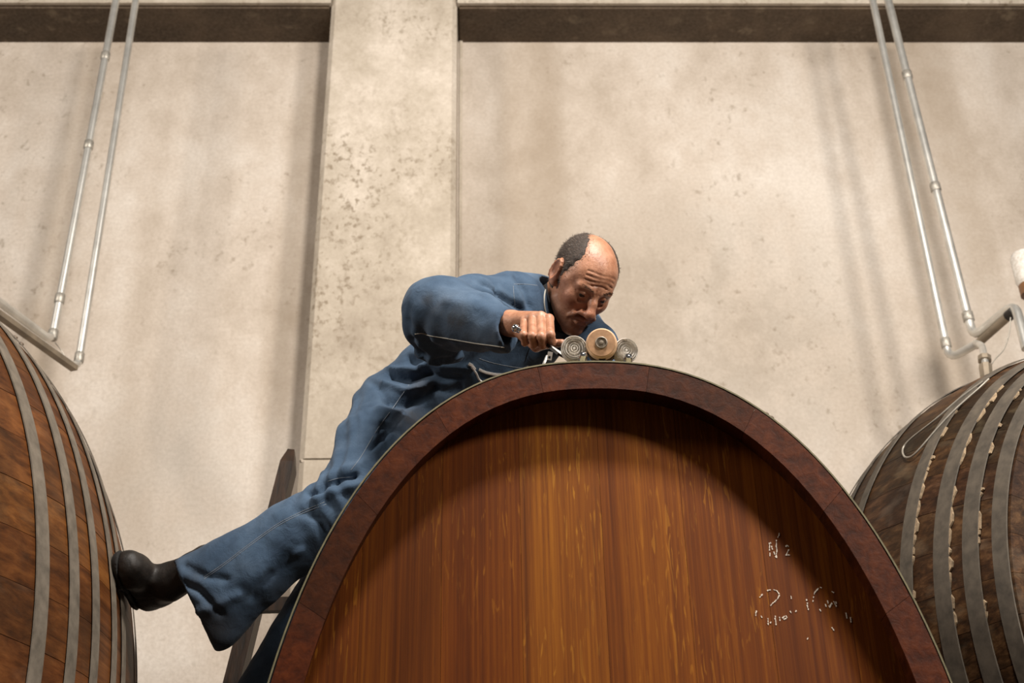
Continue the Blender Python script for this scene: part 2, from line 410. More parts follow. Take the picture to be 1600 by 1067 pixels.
# ------------------------------------------------------------------ the setting
YW = 4.9; YP = 4.64; T = prop
MB().box((-7, -4, -.1), (7, YW, 0)).make('floor', M['floor'], kind='structure')
MB().box((-7, YW, 0), (7, YW+.25, 8)).make('wall_back', M['wall'], kind='structure')
xl, xr = at(518, 0, YP)[0], at(714, 0, YP)[0]
zb0 = at(960, 66, YW)[2]; zb1 = at(960, 9, YP)[2]; zb = (zb0+zb1)/2
pl = MB()
cz = .022
sec = [(xl, YW+.02), (xl, YP+cz), (xl+cz, YP), (xr-cz, YP), (xr, YP+cz), (xr, YW+.02)]
zj = at(490, 718, YP)[2]
for z0, z1 in ((0, zj-.006), (zj+.006, 8)):
    v = [(x, y, z) for z in (z0, z1) for x, y in sec]; pl.add(v, [(5, 4, 3, 2, 1, 0), (6, 7, 8, 9, 10, 11)]+[(i, (i+1) % 6, (i+1) % 6+6, i+6) for i in range(6)])
pl.box((xl+.008, YP+.008, zj-.006), (xr-.008, YW, zj+.006))
pillar = pl.make('pillar', M['pillar'], kind='structure', label='rough cast concrete pillar with chamfered edges')
MB().box((xl-.028, YW-.012, 0), (xl-.012, YW, zb)).make('trim_1', M['pillar'], kind='structure')
MB().box((xr+.01, YW-.012, 0), (xr+.024, YW, zb)).make('trim_2', M['pillar'], kind='structure')
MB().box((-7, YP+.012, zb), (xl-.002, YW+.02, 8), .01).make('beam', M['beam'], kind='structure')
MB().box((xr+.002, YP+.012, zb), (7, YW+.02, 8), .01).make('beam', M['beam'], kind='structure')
MB().box((-7, YP-.004, zb+.012), (xl-.002, YP+.02, 8)).make('beam_face', M['pillar'], kind='structure')
MB().box((xr+.002, YP-.004, zb+.012), (7, YP+.02, 8)).make('beam_face', M['pillar'], kind='structure')

# ------------------------------------------------------------------ barrels
def oval_pt(a, b, n, ph):
    c, s_ = np.cos(ph), np.sin(ph)
    return a*np.sign(c)*np.abs(c)**(2/n), b*np.sign(s_)*np.abs(s_)**(2/n)
def arc_phis(a, b, n, m, off=0.0):
    ph = np.linspace(0, 2*pi, 4001); x, z = oval_pt(a, b, n, ph)
    L = np.concatenate([[0], np.cumsum(np.hypot(np.diff(x), np.diff(z)))])
    return np.interp((np.arange(m+1)/m*L[-1]+off) % L[-1] if off else np.arange(m+1)/m*L[-1], L, ph)
def barrel(label, cx, cz_, a, b, n, ym, h, k, nst, hoops, mats, th=.055, recess=.075, boards=None, tone=None, jg=.0006):
    y0, y1 = ym-h, ym+h
    root = thing('barrel', label, 'barrel', (cx, ym, 0), 'large oval wooden barrels')
    def rad(y): t = (y-ym)/h; return a-k*t*t, b-k*t*t
    ph = arc_phis(a, b, n, nst)
    ph = np.append(ph[:-1], 2*pi+ph[0])
    ns = 13; ys = np.linspace(y0, y1, ns)
    for i in range(nst):
        p0, p1 = ph[i], ph[i+1]; g = jg/((a+b)/2); out = RNG.uniform(-.0012, .0014)*(jg/.0012)
        K = 7 if nst < 30 else 4; pp = list(np.linspace(p0+g, p1-g, K)); v = []
        for y in ys:
            A, B_ = rad(y)
            for q in pp:
                x, z = oval_pt(A+out, B_+out, n, q); v.append((cx+x, y, cz_+z))
            for q in pp[::-1]:
                x, z = oval_pt(A-th, B_-th, n, q); v.append((cx+x, y, cz_+z))
        m = 2*K; f = [tuple(range(m)), tuple((ns-1)*m+j for j in range(m))[::-1]]
        for s_ in range(ns-1):
            for j in range(m): f.append((s_*m+j, (s_+1)*m+j, (s_+1)*m+(j+1) % m, s_*m+(j+1) % m))
        o = obj('stave', v, f, mats[0], root)
        me = o.data; me.polygons.foreach_set('use_smooth', [False, False]+[j < K-1 for s_ in range(ns-1) for j in range(m)]); me.set_sharp_from_angle(angle=radians(30))
        tt = RNG.uniform(.8, 1.2) if tone is None else tone(i, nst, (p0+p1)/2)
        o.color = (tt, tt*RNG.uniform(.93, 1.05), tt*RNG.uniform(.9, 1.05), 1)
    # heads built of upright boards, set back inside the staves
    for side, yy in ((0, y0+recess), (1, y1-recess)):
        A, B_ = rad(yy); A -= th-.002; B_ -= th-.002
        xs = boards if (side == 0 and boards is not None) else list(np.linspace(cx-A, cx+A, 9))
        xs = [cx-A]+[x for x in xs if cx-A+.02 < x < cx+A-.02]+[cx+A]
        for j in range(len(xs)-1):
            xx = np.linspace(xs[j]+(.0003 if j else 0), xs[j+1]-.0003, 10)
            zt = B_*np.maximum(0, 1-np.abs((xx-cx)/A)**n)**(1/n)
            d = 0.04*(1 if side == 0 else -1); v = []
            po = RNG.uniform(0, .0004)
            for y in (yy-po, yy+d):
                v += [(x, y, cz_+z) for x, z in zip(xx, zt)]+[(x, y, cz_-z) for x, z in zip(xx[::-1], zt[::-1])]
            N = 20; f = [tuple(range(N)), tuple(range(N, 2*N))[::-1]]+[(q, (q+1) % N+0, (q+1) % N+N, q+N)[::-1] for q in range(N)]
            if side: f = [q[::-1] for q in f]
            o = obj('head_board', v, f, mats[1], root)
            tt = RNG.uniform(.85, 1.15)
            o.color = (tt, tt, tt, 1) if boards is None or side else BT[j % len(BT)]
    for hy, hw in hoops:
        v = []; N = 160; rows = [(hy-hw/2, .0012), (hy-hw/2, .0042), (hy+hw/2, .0042), (hy+hw/2, .0012)]
        q = np.linspace(0, 2*pi, N, endpoint=False)
        for y, e in rows:
            A, B_ = rad(y); x, z = oval_pt(A+e+.0016, B_+e+.0016, n, q); v += list(zip(cx+x, np.full(N, y), cz_+z))
        f = [(r*N+j, ((r+1) % 4)*N+j, ((r+1) % 4)*N+(j+1) % N, r*N+(j+1) % N) for r in range(4) for j in range(N)]
        o = obj('hoop', v, f, mats[2], root, False)
        o.data.polygons.foreach_set('use_smooth', [r == 1 for r in range(4) for j in range(N)]); o.data.set_sharp_from_angle(angle=radians(30))
        for e in range(2):                        # rivets where the strap overlaps
            A, B_ = rad(hy); qq = 1.05+e*.035+RNG.uniform(-.02, .02); x, z = oval_pt(A+.006, B_+.006, n, qq)
            MB().lathe((cx+x, hy, cz_+z), (cos(qq), 0, sin(qq)), [(.007, -.003), (.006, .002), (.002, .004)], 8).make('rivet', M['rivet'], o)
    # cradle down to the floor
    for y in (ym-h*.5, ym+h*.5):
        A, B_ = rad(y); xx = np.linspace(-A*.6, A*.6, 9); zz = cz_-B_*(1-np.abs(xx/A)**n)**(1/n)-.002
        v = [(cx+x, yy, z) for yy in (y-.06, y+.06) for x, z in list(zip(xx, zz))+[(xx[-1], 0.0), (xx[0], 0.0)]]
        N = 11; cr = MB(); cr.add(v, [tuple(range(N))[::-1], tuple(range(N, 2*N))]+[(q, (q+1) % N, (q+1) % N+N, q+N) for q in range(N)]); cr.make('cradle', M['timber'], root)
    return root, rad
YF = 2.3; REC = .075
MAIN = dict(cx=.23, cz_=1.65, a=.71, b=1.25, n=2.3, ym=2.8, h=.5, k=.05)
bx = [at(x, 900, YF+REC)[0] for x in (565, 690, 815, 945, 1075, 1197, 1320)]
BT = [(.80, .74, .7, 1), (.86, .80, .75, 1), (.80, .76, .72, 1), (.80, .70, .62, 1), (1.22, 1.32, 1.35, 1), (1.06, 1.05, 1.0, 1), (.92, .86, .8, 1), (.74, .66, .6, 1), (.7, .6, .55, 1)]
BT = BT[1:]
main, mrad = barrel('large oval oak barrel in the middle, its smooth orange-brown front facing us', nst=26, jg=.0004, hoops=[(2.309, .018), (2.45, .04), (2.6, .04), (2.9, .04), (3.05, .04), (3.2, .04)],
    mats=(M['stave_main'], M['head'], M['hoop_main']), th=.058, recess=REC, boards=bx, **MAIN)
LS = .945
LEFT = dict(cx=-1.615*LS, cz_=1.6+(2.292-1.6)*LS, a=.686*LS, b=1.238*LS, n=2.0, ym=3.274*LS, h=.70*LS, k=.13*LS)
lb, lrad = barrel('brown barrel at the left edge that the boot pushes against', nst=46, hoops=[(y*LS, w_) for y, w_ in ((2.61, .05), (2.818, .048), (2.968, .044), (3.099, .040), (3.248, .036), (3.351, .036), (3.62, .04), (3.86, .05))],
    mats=(M['stave_left'], M['stave_left'], M['hoop']), **LEFT)
RIGHT = dict(cx=1.573, cz_=2.437, a=.651, b=.91, n=2.0, ym=3.533, h=.84, k=.249)
rb, rrad = barrel('weathered dark barrel at the right edge with crusted hoops and a wire loop', nst=38, hoops=[(2.715, .036), (2.79, .042), (2.874, .046), (2.99, .044), (3.27, .042), (3.42, .04), (3.54, .036), (3.9, .034), (4.15, .034)],
    mats=(M['stave_right'], M['stave_right'], M['hoop_old']), **RIGHT)

def on_barrel(P, rad, y, ph, e=0.0):
    A, B_ = rad(y); x, z = oval_pt(A+e, B_+e, P['n'], np.array(ph)); return np.array([P['cx']+x, y, P['cz_']+z])
# crusted deposit beside the hoops of the right barrel
for hy in (2.7685, 2.8505, 2.9675):
    dp = MB(); q = 1.75
    while q < 3.5:
        L = random.uniform(.015, .09); wd = random.uniform(.001, .011)
        if random.random() < .6 and 2.1 < q < 3.1:
            pts = [(q, hy+.003), (q+L*random.uniform(.1, .45), hy-wd), (q+L*random.uniform(.5, .95), hy-wd*random.uniform(.2, 1.2)), (q+L, hy+.003)]
            v = [on_barrel(RIGHT, rrad, y, p_, e) for e in (.0005, .0045) for p_, y in pts]
            dp.add(v, [(0, 1, 2, 3), (7, 6, 5, 4), (0, 4, 5, 1), (1, 5, 6, 2), (2, 6, 7, 3), (3, 7, 4, 0)])
        q += L*.9
    dp.make('dried_crust', M['deposit'], rb, kind='stuff', label='pale flaking crust along a hoop edge')
def ray_barrel(px, py, P, rad, lo=2.2, hi=4.6, e=0.004):
    for Y in np.linspace(lo, hi, 1200):
        p = at(px, py, Y); t = (Y-P['ym'])/P['h']
        if abs(t) > 1: continue
        A, B_ = rad(Y)
        if (abs((p[0]-P['cx'])/(A+e)))**P['n']+(abs((p[2]-P['cz_'])/(B_+e)))**P['n'] < 1: return p
    return None
pts = [ray_barrel(x, y, RIGHT, rrad, e=.008) for x, y in ((1536, 596), (1500, 622), (1462, 655), (1425, 684), (1411, 700), (1413, 713), (1424, 713), (1438, 700), (1462, 672), (1492, 640), (1530, 606), (1545, 592))]
pts = [p for p in pts if p is not None]
loop = MB().tube(spline(pts, 6), .0026, 6).make('wire_loop', M['wire'], None, True)
T(loop, label='thin grey wire loop lying on top of the right-hand barrel', category='wire')

# chalk marks on the front of the middle barrel
def face_pt(cx_, cy_): return at(1160+cx_*.225, 800+cy_*.225, YF+REC-.0012)
strokes = [[(190, 190), (188, 240), (190, 310)], [(190, 195), (205, 250), (236, 318)], [(236, 195), (236, 262)], [(236, 318), (238, 230)], [(258, 145), (244, 178)],
    [(300, 238), (312, 228), (324, 240), (324, 268)], [(322, 262), (300, 298), (330, 300)], [(420, 298), (426, 302)],
    [(118, 592), (150, 560), (182, 542), (215, 538), (240, 545)], [(240, 545), (258, 575), (246, 602), (208, 634), (190, 650)], [(338, 580), (342, 604)],
    [(96, 686), (92, 735)], [(130, 722), (146, 752)], [(176, 738), (184, 800)], [(184, 800), (200, 760)], [(226, 720), (232, 785)], [(256, 728), (262, 770)], [(262, 760), (296, 718)], [(288, 745), (310, 735), (298, 716)],
    [(330, 686), (350, 718)], [(350, 718), (376, 680)], [(446, 606), (456, 680)], [(484, 712), (498, 724)], [(540, 520), (554, 526)], [(490, 620), (500, 560), (530, 525)], [(550, 620), (560, 632)],
    [(576, 640), (584, 662)], [(592, 612), (604, 662)], [(604, 662), (618, 630)], [(618, 630), (632, 655)], [(632, 620), (660, 668)], [(650, 622), (656, 640)], [(620, 552), (640, 562)], [(536, 672), (548, 690)],
    [(410, 868), (416, 884)], [(448, 884), (456, 870)], [(470, 846), (480, 856)], [(512, 866), (524, 858)], [(622, 800), (640, 826)], [(686, 790), (694, 802)], [(720, 700), (724, 742)], [(752, 730), (756, 768)], [(790, 772), (808, 766)]]
ck = MB()
for st in strokes:
    P = [face_pt(*p) for p in st]
    for a, b in zip(P[:-1], P[1:]):
        L = np.linalg.norm(b-a); nseg = max(1, int(L/.0035))
        for i in range(nseg):
            if random.random() < .25: continue
            p, q = a+(b-a)*i/nseg, a+(b-a)*(i+.85)/nseg; j = np.array([random.uniform(-.0006, .0006), 0, random.uniform(-.0006, .0006)])
            ck.prism(p+j, q+j, (random.uniform(.0004, .0014), .0004), (random.uniform(.0003, .0011), .0004), up=(0, 1, 0))
ck.make('chalk_writing', M['chalk'], main, kind='stuff', label='faint white chalk handwriting on the lower right of the front')

# narrow mossy board on top of the middle barrel, under the discs
TOPZ = MAIN['cz_']+mrad(2.36)[1]
# ------------------------------------------------------------------ pipes
def pipe(name, label, pts, r, mat, group=None, coll=(), bend=.05, couple=True):
    root = thing(name, label, 'pipe', tuple(pts[0]), group)
    MB().tube(elbow(pts, bend), r, 14).make('tube', mat, root, True)
    for p, d in coll:
        p, d = np.array(p), np.array(d)/np.linalg.norm(d)
        MB().tube([p-d*.022, p-d*.018, p+d*.018, p+d*.022], [r*1.05, r*1.22, r*1.22, r*1.05], 14).make('coupling', M['coupling'] if mat is M['pipe'] else mat, root, True)
    return root
Yp = 4.40
def seg(a, b, t): return np.array(a)*(1-t)+np.array(b)*t
def flatpt(px, py, z):                                # point at that height under that pixel
    d = AV + AR*(px-800)/FPX - AU*(py-533.5)/FPX; return CAM+d*((z-CAM[2])/d[2])
A, Bq = at(187, -30, Yp), at(81, 533, Yp); C = flatpt(-60, 428, Bq[2])
pipe('galvanised_pipe', 'outer of the two steel drop pipes at left, with three couplings', [A, Bq, C], .0165, M['pipe'], 'hanging galvanised pipes', [(seg(A, Bq, .24), Bq-A), (seg(A, Bq, .5), Bq-A), (seg(A, Bq, .9), Bq-A), (seg(A, Bq, .985), Bq-A)])
A, Bq = at(217, -30, Yp), at(121, 577, Yp); C = flatpt(-60, 448, Bq[2])
pipe('galvanised_pipe', 'inner steel drop pipe at left that hangs lowest, nearer the pillar', [A, Bq, C], .0155, M['pipe'], 'hanging galvanised pipes', [(seg(A, Bq, .975), Bq-A)])
b0, b1 = flatpt(118, 568, Bq[2]-.005), flatpt(-60, 440, Bq[2]-.005)
T(MB().prism(b0+[0, 0, -.022], b1+[0, 0, -.022], (.015, .010), (.015, .010)).make('support_rail', M['pipe_dark']), label='brown rail under the pipes above the left barrel', category='rail')
T(MB().tube(spline([at(86, 535, Yp), at(94, 545, Yp-.01), at(101, 556, Yp)], 4), .002, 5).make('tie_wire', M['wire']), label='short tie wire hanging between the left pipes', category='wire')
A, Bq = at(1357, -30, Yp), at(1483, 561, Yp); C = flatpt(1527, 537, Bq[2])
pipe('galvanised_pipe', 'thinner steel drop pipe at right that turns to the fitting', [A, Bq, C], .0165, M['pipe'], 'hanging galvanised pipes', [(seg(A, Bq, .965), Bq-A)])
A, Bq = at(1380, -30, Yp), at(1521, 528, Yp); C = flatpt(1586, 474, Bq[2]); D = C+np.array([.05, -.02, -.5])
pipe('galvanised_pipe', 'thicker bright steel drop pipe at right with an upper bend', [A, Bq, C, at(1604, 545, C[1]-.05)], .0185, M['pipe'], 'hanging galvanised pipes', [(seg(A, Bq, .30), Bq-A), (seg(A, Bq, .62), Bq-A), (seg(A, Bq, .95), Bq-A)], .06)
c0, c1 = flatpt(1524, 540, Bq[2]-.03), flatpt(1578, 492, Bq[2]-.03)
r_ = thing('short_pipe', 'dull short pipe with black end under the right bend', 'pipe', tuple(c0))
MB().tube([c0, c1], .017, 12).make('tube', M['pipe_dark'], r_, True)
e = (c1-c0)/np.linalg.norm(c1-c0); MB().tube([c1-e*.01, c1+e*.03], .022, 12).make('end_cap', M['steel_dark'], r_, True, label='black end cap')
# fitting standing on the right barrel
fy = 4.0
f0, f1, f2, f3 = at(1524, 536, Yp-.1), at(1534, 541, fy+.1), at(1538, 558, fy), at(1541, 584, fy-.02)
r_ = thing('pipe_fitting', 'brass-grey bung fitting where the pipe meets the right barrel', 'fitting', tuple(f3))
MB().tube(spline([f0, f1, f2, f3], 6), .013, 12).make('tube', M['pipe'], r_, True)
ax = f3-f2; ax /= np.linalg.norm(ax)
MB().tube([f2-ax*.004, f2, f2+ax*.02, f2+ax*.024], [.018, .024, .024, .018], 8).make('nut', M['pipe_dark'], r_)
MB().tube([f2+ax*.04, f2+ax*.045, f3+ax*.03], [.020, .024, .022], 8).make('bung', M['pipe_dark'], r_)
T(MB().tube(spline([at(1579, 496, fy), at(1577, 520, fy), at(1569, 545, fy), at(1556, 560, fy), at(1548, 571, fy)], 5), .0022, 6).make('wire', M['wire']), label='thin curved wire from black pipe end to fitting', category='wire')
r_ = thing('sight_glass', 'pale glass vessel cut off by the right edge', 'vessel', tuple(at(1612, 450, 4.2)))
c_ = at(1611, 448, 4.2)
MB().lathe(c_, (0, 0, 1), [(.02, -.0), (.045, .01), (.052, .03), (.052, .13), (.045, .15), (.02, .165), (.01, .17)], 20).make('glass_body', M['glass'], r_, True)
MB().lathe(c_+np.array([0, 0, -.04]), (0, 0, 1), [(.02, 0), (.046, .004), (.046, .048), (.02, .05)], 20).make('brown_base', M['amber'], r_, True)

# ------------------------------------------------------------------ ladder
lad = thing('ladder', 'old tapering wooden ladder leaning behind the middle barrel', 'ladder', tuple(at(365, 1060, 3.36)))
YL = 3.42
def rail(px_top, px_bot, parent):
    (x0, y0, Y0), (x1, y1, Y1) = px_top, px_bot
    tp, bt = at(x0, y0, Y0), at(x1, y1, Y1); d = (bt-tp)/np.linalg.norm(bt-tp); ft = bt+d*((0.0-bt[2])/d[2]*1.0) if abs(d[2]) > .1 else bt
    mb = MB()
    mb.prism(tp, tp+d*.05, (.010, .022), (.021, .034), up=(0, 1, 0)); mb.prism(tp+d*.05, ft, (.021, .034), (.025, .036), up=(0, 1, 0))
    return mb.make('rail', M['ladder'], parent), tp, d
_, t0, d0 = rail((456, 708, YL+.1), (366, 1067, YL-.02), lad)
_, t1, d1 = rail((700, 700, YL+.16), (720, 1067, YL+.04), lad)
z_r = at(430, 943, YL)[2]
k = 0
for zz in np.arange(z_r-1.5, z_r+.35, .30):
    pa = t0+d0*((zz-t0[2])/d0[2]); pb = t1+d1*((zz+.03-t1[2])/d1[2])
    if zz > t0[2]-.08: continue
    MB().prism(pa, pb, (.014, .019), (.014, .019), up=(0, 0, 1)).make('rung', M['ladder'], lad)

# ------------------------------------------------------------------ the discs on the barrel top
def disc(name, label, px, py, Y, r, kind, tilt=(0, 0), bolt=None):
    c = at(px, py, Y); base = (c[0], Y, TOPZ)
    ax = np.array([tilt[0], -1, tilt[1]]); ax /= np.linalg.norm(ax)
    root = thing(name, label, 'disc', base, 'round discs on the barrel top' )
    w = .015
    if kind == 'wood':
        MB().lathe(c, ax, [(r*.9, -w), (r*.985, -w*.8), (r, -w*.4), (r, w*.55), (r*.97, w*.8), (r*.90, w)], 40).make('rim', M['disc_rim'], root, True)
        MB().lathe(c, ax, [(r*.9, -w*1.02), (r*.9, w*1.02), (r*.87, w*1.1), (r*.42, w*1.12)], 40).make('disc_face', M['wood_disc'], root, False)
        MB().lathe(c, ax, [(r*.40, w), (r*.40, w*1.25), (r*.34, w*1.35), (r*.30, w*1.2), (r*.15, w*1.2), (r*.12, w*1.35), (r*.05, w*1.4)], 28).make('hub', M['hub'], root, True, label='grey ribbed hub')
        MB().lathe(c-ax*w*2.2, ax, [(r*.8, -w*.9), (r*1.05, -w*.5), (r*1.05, w*1.1), (r*.8, w*1.2)], 32).make('back_plate', M['timber'], root, True)
    else:
        prof = [(r*.8, -w), (r, -w*.6), (r, w*.6), (r*.93, w), (r*.86, w*.5), (r*.80, w*1.05), (r*.72, w*.45), (r*.64, w*1.05), (r*.55, w*.4), (r*.5, w*.3)]
        MB().lathe(c, ax, prof, 40).make('glass_ring', M['glass'], root, True)
        MB().lathe(c, ax, [(r*.48, -w*.9), (r*.48, w*.6), (r*.40, w*.95), (r*.33, w*.6), (r*.24, w*.95), (r*.14, w*.6), (r*.08, w)], 28).make('hub', M['glass'], root, True, label='ribbed glass centre')
    if bolt is not None:
        b = at(bolt[0], bolt[1], Y-.022)
        MB().lathe(b, (0, -1, .3), [(.009, -.012), (.0095, 0), (.007, .006), (.002, .008)], 14).make('bolt', M['chrome'], root, True, label='chrome bolt')
    MB().box((c[0]-.007, Y+.006-.004, TOPZ-.004), (c[0]+.007, Y+.006+.004, c[2]-r*.6)).make('foot', M['steel_dark'], root)
    return root
disc('wooden_disc', 'upright round tan disc with a grey hub, between two clear discs', 940, 538, 2.39, .0335, 'wood', (-.12, -.3))
disc('glass_disc', 'clear ribbed round disc left of the tan one, by the hand', 897, 546, 2.405, .0285, 'glass', (-.05, -.3), (911, 556))
disc('glass_disc', 'clear ribbed round disc right of the tan one', 976, 549, 2.415, .0275, 'glass', (.2, -.3), (982, 559))
# thin mossy plank they stand on
v = []; xs = np.linspace(at(872, 560, 2.33)[0], at(1045, 572, 2.33)[0], 14)
def topz(x, y, e=0):
    A, B_ = mrad(y); return MAIN['cz_']+(B_+e)*(1-abs((x-MAIN['cx'])/(A+e))**MAIN['n'])**(1/MAIN['n'])
v = [(x, y, topz(x, max(y, 2.301), .0062)+e) for e in (0, .006) for y in (2.32, 2.43) for x in xs]
n_ = 14; f = [(j, j+1, n_+j+1, n_+j) for j in range(n_-1)]; f = f+[tuple(q+2*n_ for q in g)[::-1] for g in f]
ring = list(range(n_))+list(range(2*n_-1, n_-1, -1)); f += [(ring[i], ring[(i+1) % len(ring)], ring[(i+1) % len(ring)]+2*n_, ring[i]+2*n_)[::-1] for i in range(len(ring))]
T(obj('cover_strip', v, f, M['moss']), label='thin mossy strip on the barrel top under the discs', category='strip')

#PERSON#
# ------------------------------------------------------------------ the man
P = at
import bmesh
from mathutils.bvhtree import BVHTree
import mathutils.noise as mn
HM = np.array([[-.869, .237, .433], [-.494, -.422, -.76], [.002, -.875, .484]])
u_, _, v_ = np.linalg.svd(HM); HM = u_@v_
HO = np.array([.273, 2.874, 3.412])
HW = lambda p: HO+HM@np.array(p, float)
if np.linalg.det(HM) < 0: print('MIRRORED HEAD')

# --- head
hf = Field((-.115, -.14, -.24), (.115, .155, .145), .0021)
hf.ell((0, -.018, .030), (.0765, .097, .087), .01)
hf.ell((0, .022, .018), (.066, .066, .070), .03)
hf.ell((0, .030, -.045), (.058, .058, .078), .03)
hf.cap((-.048, .010, -.070), (-.015, .070, -.108), .019, .016, .025); hf.cap((.048, .010, -.070), (.015, .070, -.108), .019, .016, .025)
hf.ell((0, .076, -.108), (.021, .017, .016), .018)
hf.cap((0, -.045, -.06), (0, -.085, -.22), .056, .060, .03)
for sx in (1, -1):
    hf.sph((sx*.041, .058, -.026), .021, .024)
    hf.cap((sx*.010, .0875, .015), (sx*.044, .073, .016), .0100, .0085, .012)
    hf.sph((sx*.056, .030, .0), .017, .02)
hf0 = hf.F.copy()
for sx in (1, -1): hf.ell((sx*.031, .101, -.002), (.019, .018, .0125), .012, 'sub')
hf.chain([(0, .083, .010), (0, .100, -.012), (0, .113, -.034)], [.0095, .0098, .0125], .010)
hf.ell((0, .114, -.040), (.0150, .0125, .0125), .006)
for sx in (1, -1):
    hf.ell((sx*.0135, .100, -.044), (.0085, .0115, .0085), .006)
    hf.ell((sx*.0065, .109, -.0515), (.0040, .0055, .0045), .003, 'sub')
    hf.sph((sx*.0305, .0735, -.002), .0122, .002)
    hf.chain([(sx*.017, .085, -.002), (sx*.030, .0865, .0035), (sx*.043, .077, .0)], [.0026, .0036, .0026], .004)     # upper lid
    hf.chain([(sx*.018, .083, -.008), (sx*.030, .0838, -.011), (sx*.042, .076, -.007)], [.0022, .0026, .0022], .005)    # lower lid
    hf.chain([(sx*.019, .086, -.0175), (sx*.032, .083, -.021), (sx*.043, .075, -.017)], [.0022, .0025, .0022], .006, 'sub')
    hf.chain([(sx*.017, .1005, -.040), (sx*.025, .096, -.055), (sx*.031, .087, -.072), (sx*.030, .080, -.085)], [.0026, .0034, .0034, .002], .008, 'sub')
    hf.chain([(sx*.022, .101, -.044), (sx*.031, .091, -.058), (sx*.037, .080, -.074)], [.002, .0035, .003], .012)
    for q in range(4): hf.cap((sx*.047, .073, .001-.004*q), (sx*.058, .056, .009-.008*q), .0012, .0008, .003, 'sub')    # crow's feet
    hf.cap((sx*.005, .0975, .012), (sx*.0065, .096, .024), .0016, .0012, .003, 'sub')                                     # frown lines
for zz, yy in ((.034, .0885), (.045, .088), (.056, .0855), (.066, .081)):
    hf.chain([(x, yy-9*x*x+.0012, zz-5*abs(x)**2+.002*sin(x*90+zz*60)) for x in np.linspace(-.042, .042, 9)], [.0010]*9, .004, 'sub')
hf.chain([(-.026, .083, -.072), (-.012, .0945, -.0665), (0, .0975, -.0655), (.012, .0945, -.0665), (.026, .083, -.072)], [.003, .0055, .006, .0055, .003], .008)
hf.chain([(-.022, .083, -.077), (-.010, .0925, -.0785), (.010, .0925, -.0785), (.022, .083, -.077)], [.003, .006, .006, .003], .007)
hf.chain([(-.029, .084, -.0755), (-.013, .0985, -.0715), (0, .1015, -.0715), (.013, .0985, -.0715), (.029, .084, -.0755)], [.0022]*5, .004, 'sub')
hf.cap((-.014, .091, -.090), (.014, .091, -.090), .0035, .0035, .008, 'sub')
for sx in (1, -1):                                # ears
    ec = np.array([sx*.079, -.014, -.004])
    hf.ell(ec, (.0095, .0235, .0365), .008); hf.sph((sx*.073, -.002, -.034), .0085, .008)
    hf.ell(ec+(sx*.009, .001, .003), (.0085, .0145, .025), .003, 'sub')
    tt = np.linspace(-.9, 4.2, 12); hf.chain([(sx*(.084+.002*sin(q)), -.014-.0215*cos(q+.35), -.001+.034*sin(q)) for q in tt], [.0034]*12, .003)
    hf.cap((sx*.080, .002, .004), (sx*.082, -.012, .010), .003, .003, .004); hf.ell((sx*.079, .0025, -.006), (.004, .005, .007), .004)
V1, Q1 = hf.mesh(1)
head_local = V1.copy(); headW = V1@HM.T+HO
# --- hair shell from the bare skull
X, Y, Z = np.meshgrid(*hf.ax, indexing='ij')
hw = np.where(Y > -.05, .040+.30*(Y+.0), np.maximum(0, .025-.7*(-.05-Y)))
hw = hw+.0018*np.sin(Y*460+np.sin(Y*170)*3)+.0015*np.sin(Z*510+Y*320)
m1 = hw-np.abs(X)                                             # bald top
m2 = (Y-(.034-.35*np.maximum(0, .045-Z)+.002*np.sin(Z*300)))   # front line
m3 = np.where(Y > -.022, -.018-Z, -.062-Z)                     # lower edge
m2 = np.where(Z > .075, Y-.03, m2)
ear = .013-np.sqrt((Y+.014)**2*.45+(Z+.004)**2*.14)            # clear of the ear
mask = np.maximum(np.maximum(m1, m2), np.maximum(m3, ear))
th_ = .0034*np.clip(-mask/.010, 0, 1)
hh = Field((-.115, -.14, -.24), (.115, .155, .145), .0021); hh.F = np.maximum(hf0-th_.astype(np.float32), mask.astype(np.float32)+.0005)
V2, Q2 = hh.mesh(1)
hairN = normals(V2, Q2)

# --- right hand gripping the tool (near hand)
fh = Field(P(790, 565, 2.60)-[.04, .20, .05], P(885, 480, 2.50)+[.03, .14, .07], .0013)
mcp = [(819, 501, 2.512), (832, 496, 2.502), (845, 495, 2.494), (858, 499, 2.490)]
pip = [(818, 523, 2.470), (832, 525, 2.458), (846, 526, 2.452), (860, 523, 2.452)]
dip = [(820, 536, 2.492), (834, 539, 2.480), (848, 540, 2.474), (863, 536, 2.472)]
tip = [(824, 533, 2.515), (838, 537, 2.508), (851, 538, 2.504), (865, 536, 2.500)]
wr = P(798, 505, 2.575)
for a in mcp: fh.cap(wr, P(*a), .0215, .0105, .016)
fh.cap(P(806, 512, 2.56), P(838, 518, 2.535), .022, .017, .014)
for j, (a, b, c, d) in enumerate(zip(mcp, pip, dip, tip)):
    r = (.0086, .0096, .0102, .0100)[j]
    ff = Field(fh.lo, fh.lo+(fh.n-1)*fh.h, fh.h)
    ff.chain([P(*a), P(*b), P(*c), P(*d)], [r*1.08, r, r*.92, r*.82], .0012); ff.sph(P(*a)+[0, -.001, .002], r*1.1, .004); ff.sph(P(*b), r*1.06, .003)
    fh.comb((slice(None),)*3, ff.F[:fh.n[0], :fh.n[1], :fh.n[2]], .0022, 'add')
fh.chain([P(815, 520, 2.55), P(838, 541, 2.530), P(858, 537, 2.492), P(878, 536, 2.468)], [.016, .0125, .0102, .0088], .005)
fh.cap(wr, wr+(wr-P(840, 505, 2.50))*1.2, .024, .030, .02)
V3, Q3 = fh.mesh(1)
